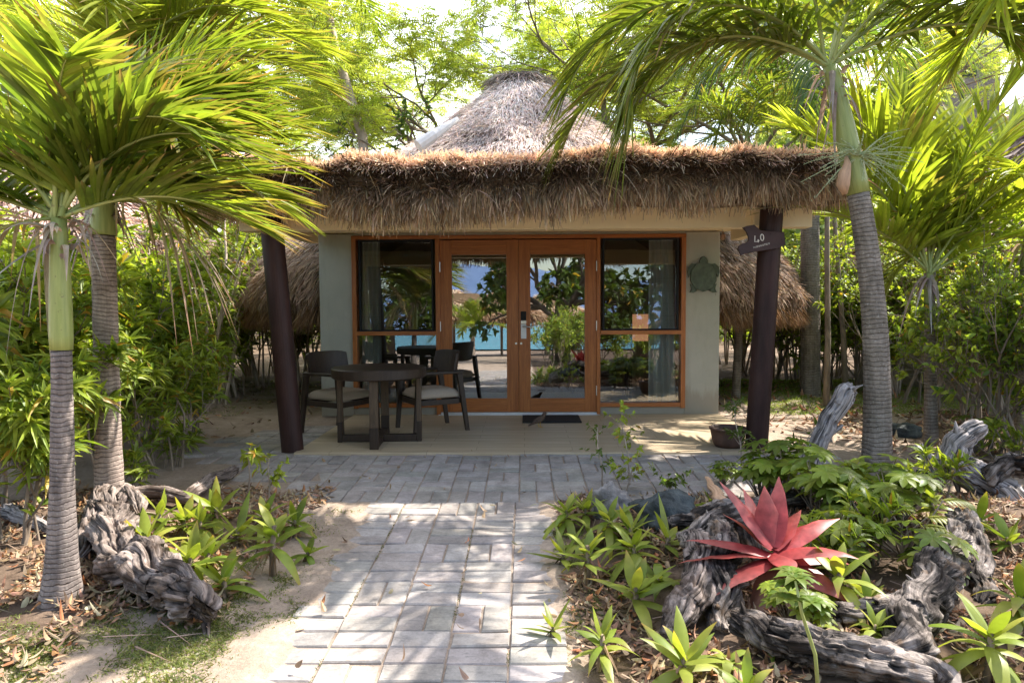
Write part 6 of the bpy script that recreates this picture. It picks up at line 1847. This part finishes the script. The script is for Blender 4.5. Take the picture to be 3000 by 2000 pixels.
def grass():
    m = MB()
    def patch(n, x0, x1, y0, y1, dens, h=.035, c0=(.09, .12, .03), c1=(.26, .27, .09), thr=0.):
        x = rng.uniform(x0, x1, n); y = rng.uniform(y0, y1, n)
        k = np.array([noise.noise(Vector((a * 2.6, b_ * 2.6, 4.0))) + .35 * noise.noise(Vector((a * 9, b_ * 9, 4.0))) + .45 * (rnd_ - .5) > thr + dens(a, b_) for a, b_, rnd_ in zip(x, y, rng.random(n))])
        x, y = x[k], y[k]; n = len(x)
        zz_ = np.array([gz(a, b_) for a, b_ in zip(x, y)]) - .006
        D = np.column_stack([rng.normal(size=n) * .7, rng.normal(size=n) * .7, np.ones(n)])
        mix = rng.random((n, 1)); c = vary(np.array(c0) * (1 - mix) + np.array(c1) * mix, n, .2)
        m.strips(np.column_stack([x, y, zz_]), D, randdir(n), h * rng.uniform(.5, 1.5, n), .005, .6, 3, c, prof='grass')
    patch(60000, -2.5, -1.08, 2.0, 3.9, lambda x, y: -.16 + .5 * max(0, (y - 3.2)) + .55 * max(0, -1.55 - x))
    patch(5000, -1.7, -1.08, 3.3, 4.7, lambda x, y: .1)
    patch(6000, .19, .36, 3.0, 4.3, lambda x, y: -.15, .05)
    patch(30000, 3.0, 7.5, 8.5, 12.5, lambda x, y: -.25, .10, (.12, .2, .03), (.35, .4, .09))
    patch(6000, -6.5, -3.6, 8.5, 12.5, lambda x, y: .05, .08)
    tag(m.build('grass', M['leaf']), 'short patchy grass beside the path and beyond', kind='stuff')
    w_ = MB(); n = 2600
    yy = rng.uniform(2.0, 4.86, n); lane = rng.integers(0, 6, n)
    xx = np.array([-1.12, -0.86, -0.60, -0.335, -0.07, 0.185])[lane] + rng.normal(size=n) * .006
    k = np.array([noise.noise(Vector((a * 4, b_ * 3, 9))) > .18 for a, b_ in zip(xx, yy)]); xx, yy = xx[k], yy[k]; n = len(xx)
    w_.strips(np.column_stack([xx, yy, -.04 * (6.2 - yy) - .004]), np.column_stack([rng.normal(size=n) * .8, rng.normal(size=n) * .8, np.ones(n)]), randdir(n), .016, .004, .5, 2, vary((.14, .15, .05), n, .35), prof='grass')
    tag(w_.build('moss_and_weeds', M['leaf']), 'tiny weeds growing in the joints of the brick path', kind='stuff')
grass()

# ================================================================ WHAT THE GLASS DOORS LOOK OUT ON
def mirror(px, depth):      # point at distance behind the camera whose reflection shows at px
    x = (px - 1535) / 2000 * (2 * WF + depth)
    return Vector((x, -depth, gz(x, -depth)))
b = mirror(1385, 13)
palm('palm_tree', 'young palm on the beach mirrored in the left door glass', b, b + Vector((0, 0, 1.3)), .1, .09, .15,
     [fr(a_, e_, 2.0, 1.4) for a_, e_ in ((0, 80), (40, 60), (90, 70), (140, 60), (180, 50), (220, 65), (270, 75), (320, 55), (10, 25), (170, 20), (100, 30), (250, 30))], M['trunk_pale'], 1.3, ll=.6, lw=.06, nleaf=30)
b = mirror(1520, 9.5)
e = empty('coconut_trunk', b, label='leaning coconut palm mirrored in the left door glass', cat='palm tree')
MB().tube([Vector((.3, 0, -.2)), Vector((0, 0, 1.5)), Vector((-.7, 0, 3.4)), Vector((-1.2, 0, 5.2))], [.2, .16, .14, .12], 12).build('trunk', M['trunk_pale'], e, smooth=True)
lm = MB(); rm = MB()
for a_ in range(0, 360, 36): frond(lm, rm, Vector((-1.2, 0, 5.2)), R(a_), R(rng.uniform(10, 60)), 2.4, 1.6, n=30, ll=.7, lw=.05)
lm.build('fronds', M['palmleaf'], e); rm.build('frond_stalks', M['shaft'], e)
def beach_tree(px, dp, label, sc=1.0):
    b = mirror(px, dp)
    e = empty('beach_tree', b, label=label, cat='tree')
    sk = []; tips = []
    MB().tube([Vector((0, 0, -.3)), Vector((.05, 0, 1.2)) * sc, Vector((0, 0, 2.4)) * sc], [.36 * sc, .30 * sc, .26 * sc], 16, disp=gnarl(.25, 1.5, .1, 3.3)).build('trunk', M['bark_dark'], e, smooth=True)
    for k, (dx, dz) in enumerate(((-.8, .8), (.9, .7), (.1, 1.0), (1.2, .25), (-1.1, .4))):
        grow(sk, Vector((0, 0, 1.4 + .2 * k)) * sc, Vector((dx, rng.normal() * .3, dz)).normalized(), 1.3 * sc, .13 * sc, 4, .7, .72, 3, 0, .1, .01, tips, .02)
    sm = MB()
    for pts, rr in sk: sm.tube(pts, rr, 6, cap=False)
    sm.build('branches', M['bark_dark'], e, smooth=True)
    lm = MB(); whorls(lm, tips, 8, .30, .15, DEEP * .8, GREEN * .8, el=(-.3, 1.2), span=.3); lm.build('crown', M['leaf'], e)
M['bark_dark'] = simple('bark_dark', (0.09, 0.07, 0.055), 0.9, 0.3, 14, 0.5, (0.3, 1, 1), 'st')
beach_tree(1640, 6.5, 'dark spreading beach tree mirrored in the right door glass')
beach_tree(1880, 8.5, 'dark beach tree mirrored in the right hand window', 1.0)
beach_tree(1130, 9.5, 'dark beach tree mirrored in the left hand window', 0.9)
def add_hills():  # hills added behind the viewer to dim the pale sky in the glass
    V = []; n1 = 120
    for j, (y, f) in enumerate(((-560, 0), (-600, .55), (-660, 1.0), (-760, .7), (-860, 0))):
        for i in range(n1):
            x = -500 + i * 9
            h = 46 + 26 * noise.fractal(Vector((x * .006, 3, j * .2)), 1, 2, 5)
            V.append((x, y, -2.5 + h * f))
    i = np.arange(n1 - 1)[None, :] + np.arange(4)[:, None] * n1
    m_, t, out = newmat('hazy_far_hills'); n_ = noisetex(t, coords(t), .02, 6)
    principled(t, out, ramp(t, n_, [(.3, (.07, .11, .20)), (.7, (.12, .17, .28))]), .9, None, .1)  # distance haze put into the blue of the added hills
    tag(MB().add(V, np.stack([i, i + 1, i + 1 + n1, i + n1], -1).reshape(-1, 4)).build('added_hills', m_, smooth=True), 'blue hills added across the lagoon to deepen the mirrored sky', kind='structure')
add_hills()
for (px, dp, r, lb) in ((1330, 17, 2.2, 'beach shade hut mirrored at the left of the door glass'), (1470, 18, 2.2, 'beach shade hut mirrored beside the coconut palm'), (1600, 20, 2.4, 'beach shade hut mirrored behind the dark tree')):
    b = mirror(px, dp)
    e = empty('beach_hut', b, label=lb, cat='hut', group='thatched shade huts on the beach')
    thatch_cone(0, 0, [(.1, 3.3), (r * .5, 2.75), (r, 2.1), (r + .03, 2.0)], e, 'roof', 4000, None, .05, .45, (0, math.pi), (.55, .42, .3))
    MB().tube([(0, 0, -.1), (0, 0, 3.1)], .07, 10).build('post', M['bark'], e)
for i, (px, dp, sc) in enumerate(((1600, 3.0, .95), (1680, 3.9, 1.05), (1760, 2.8, .95), (1860, 3.3, 1.0), (1960, 3.0, 1.05), (1640, 5.0, 1.15))):
    b = mirror(px, dp); SR_B.put((b.x + .25, -dp, gz(b.x, -dp)), None, sc, 'low shrub behind the viewer mirrored in the right hand glass', 'shrub', 'shrubs mirrored in the glass')
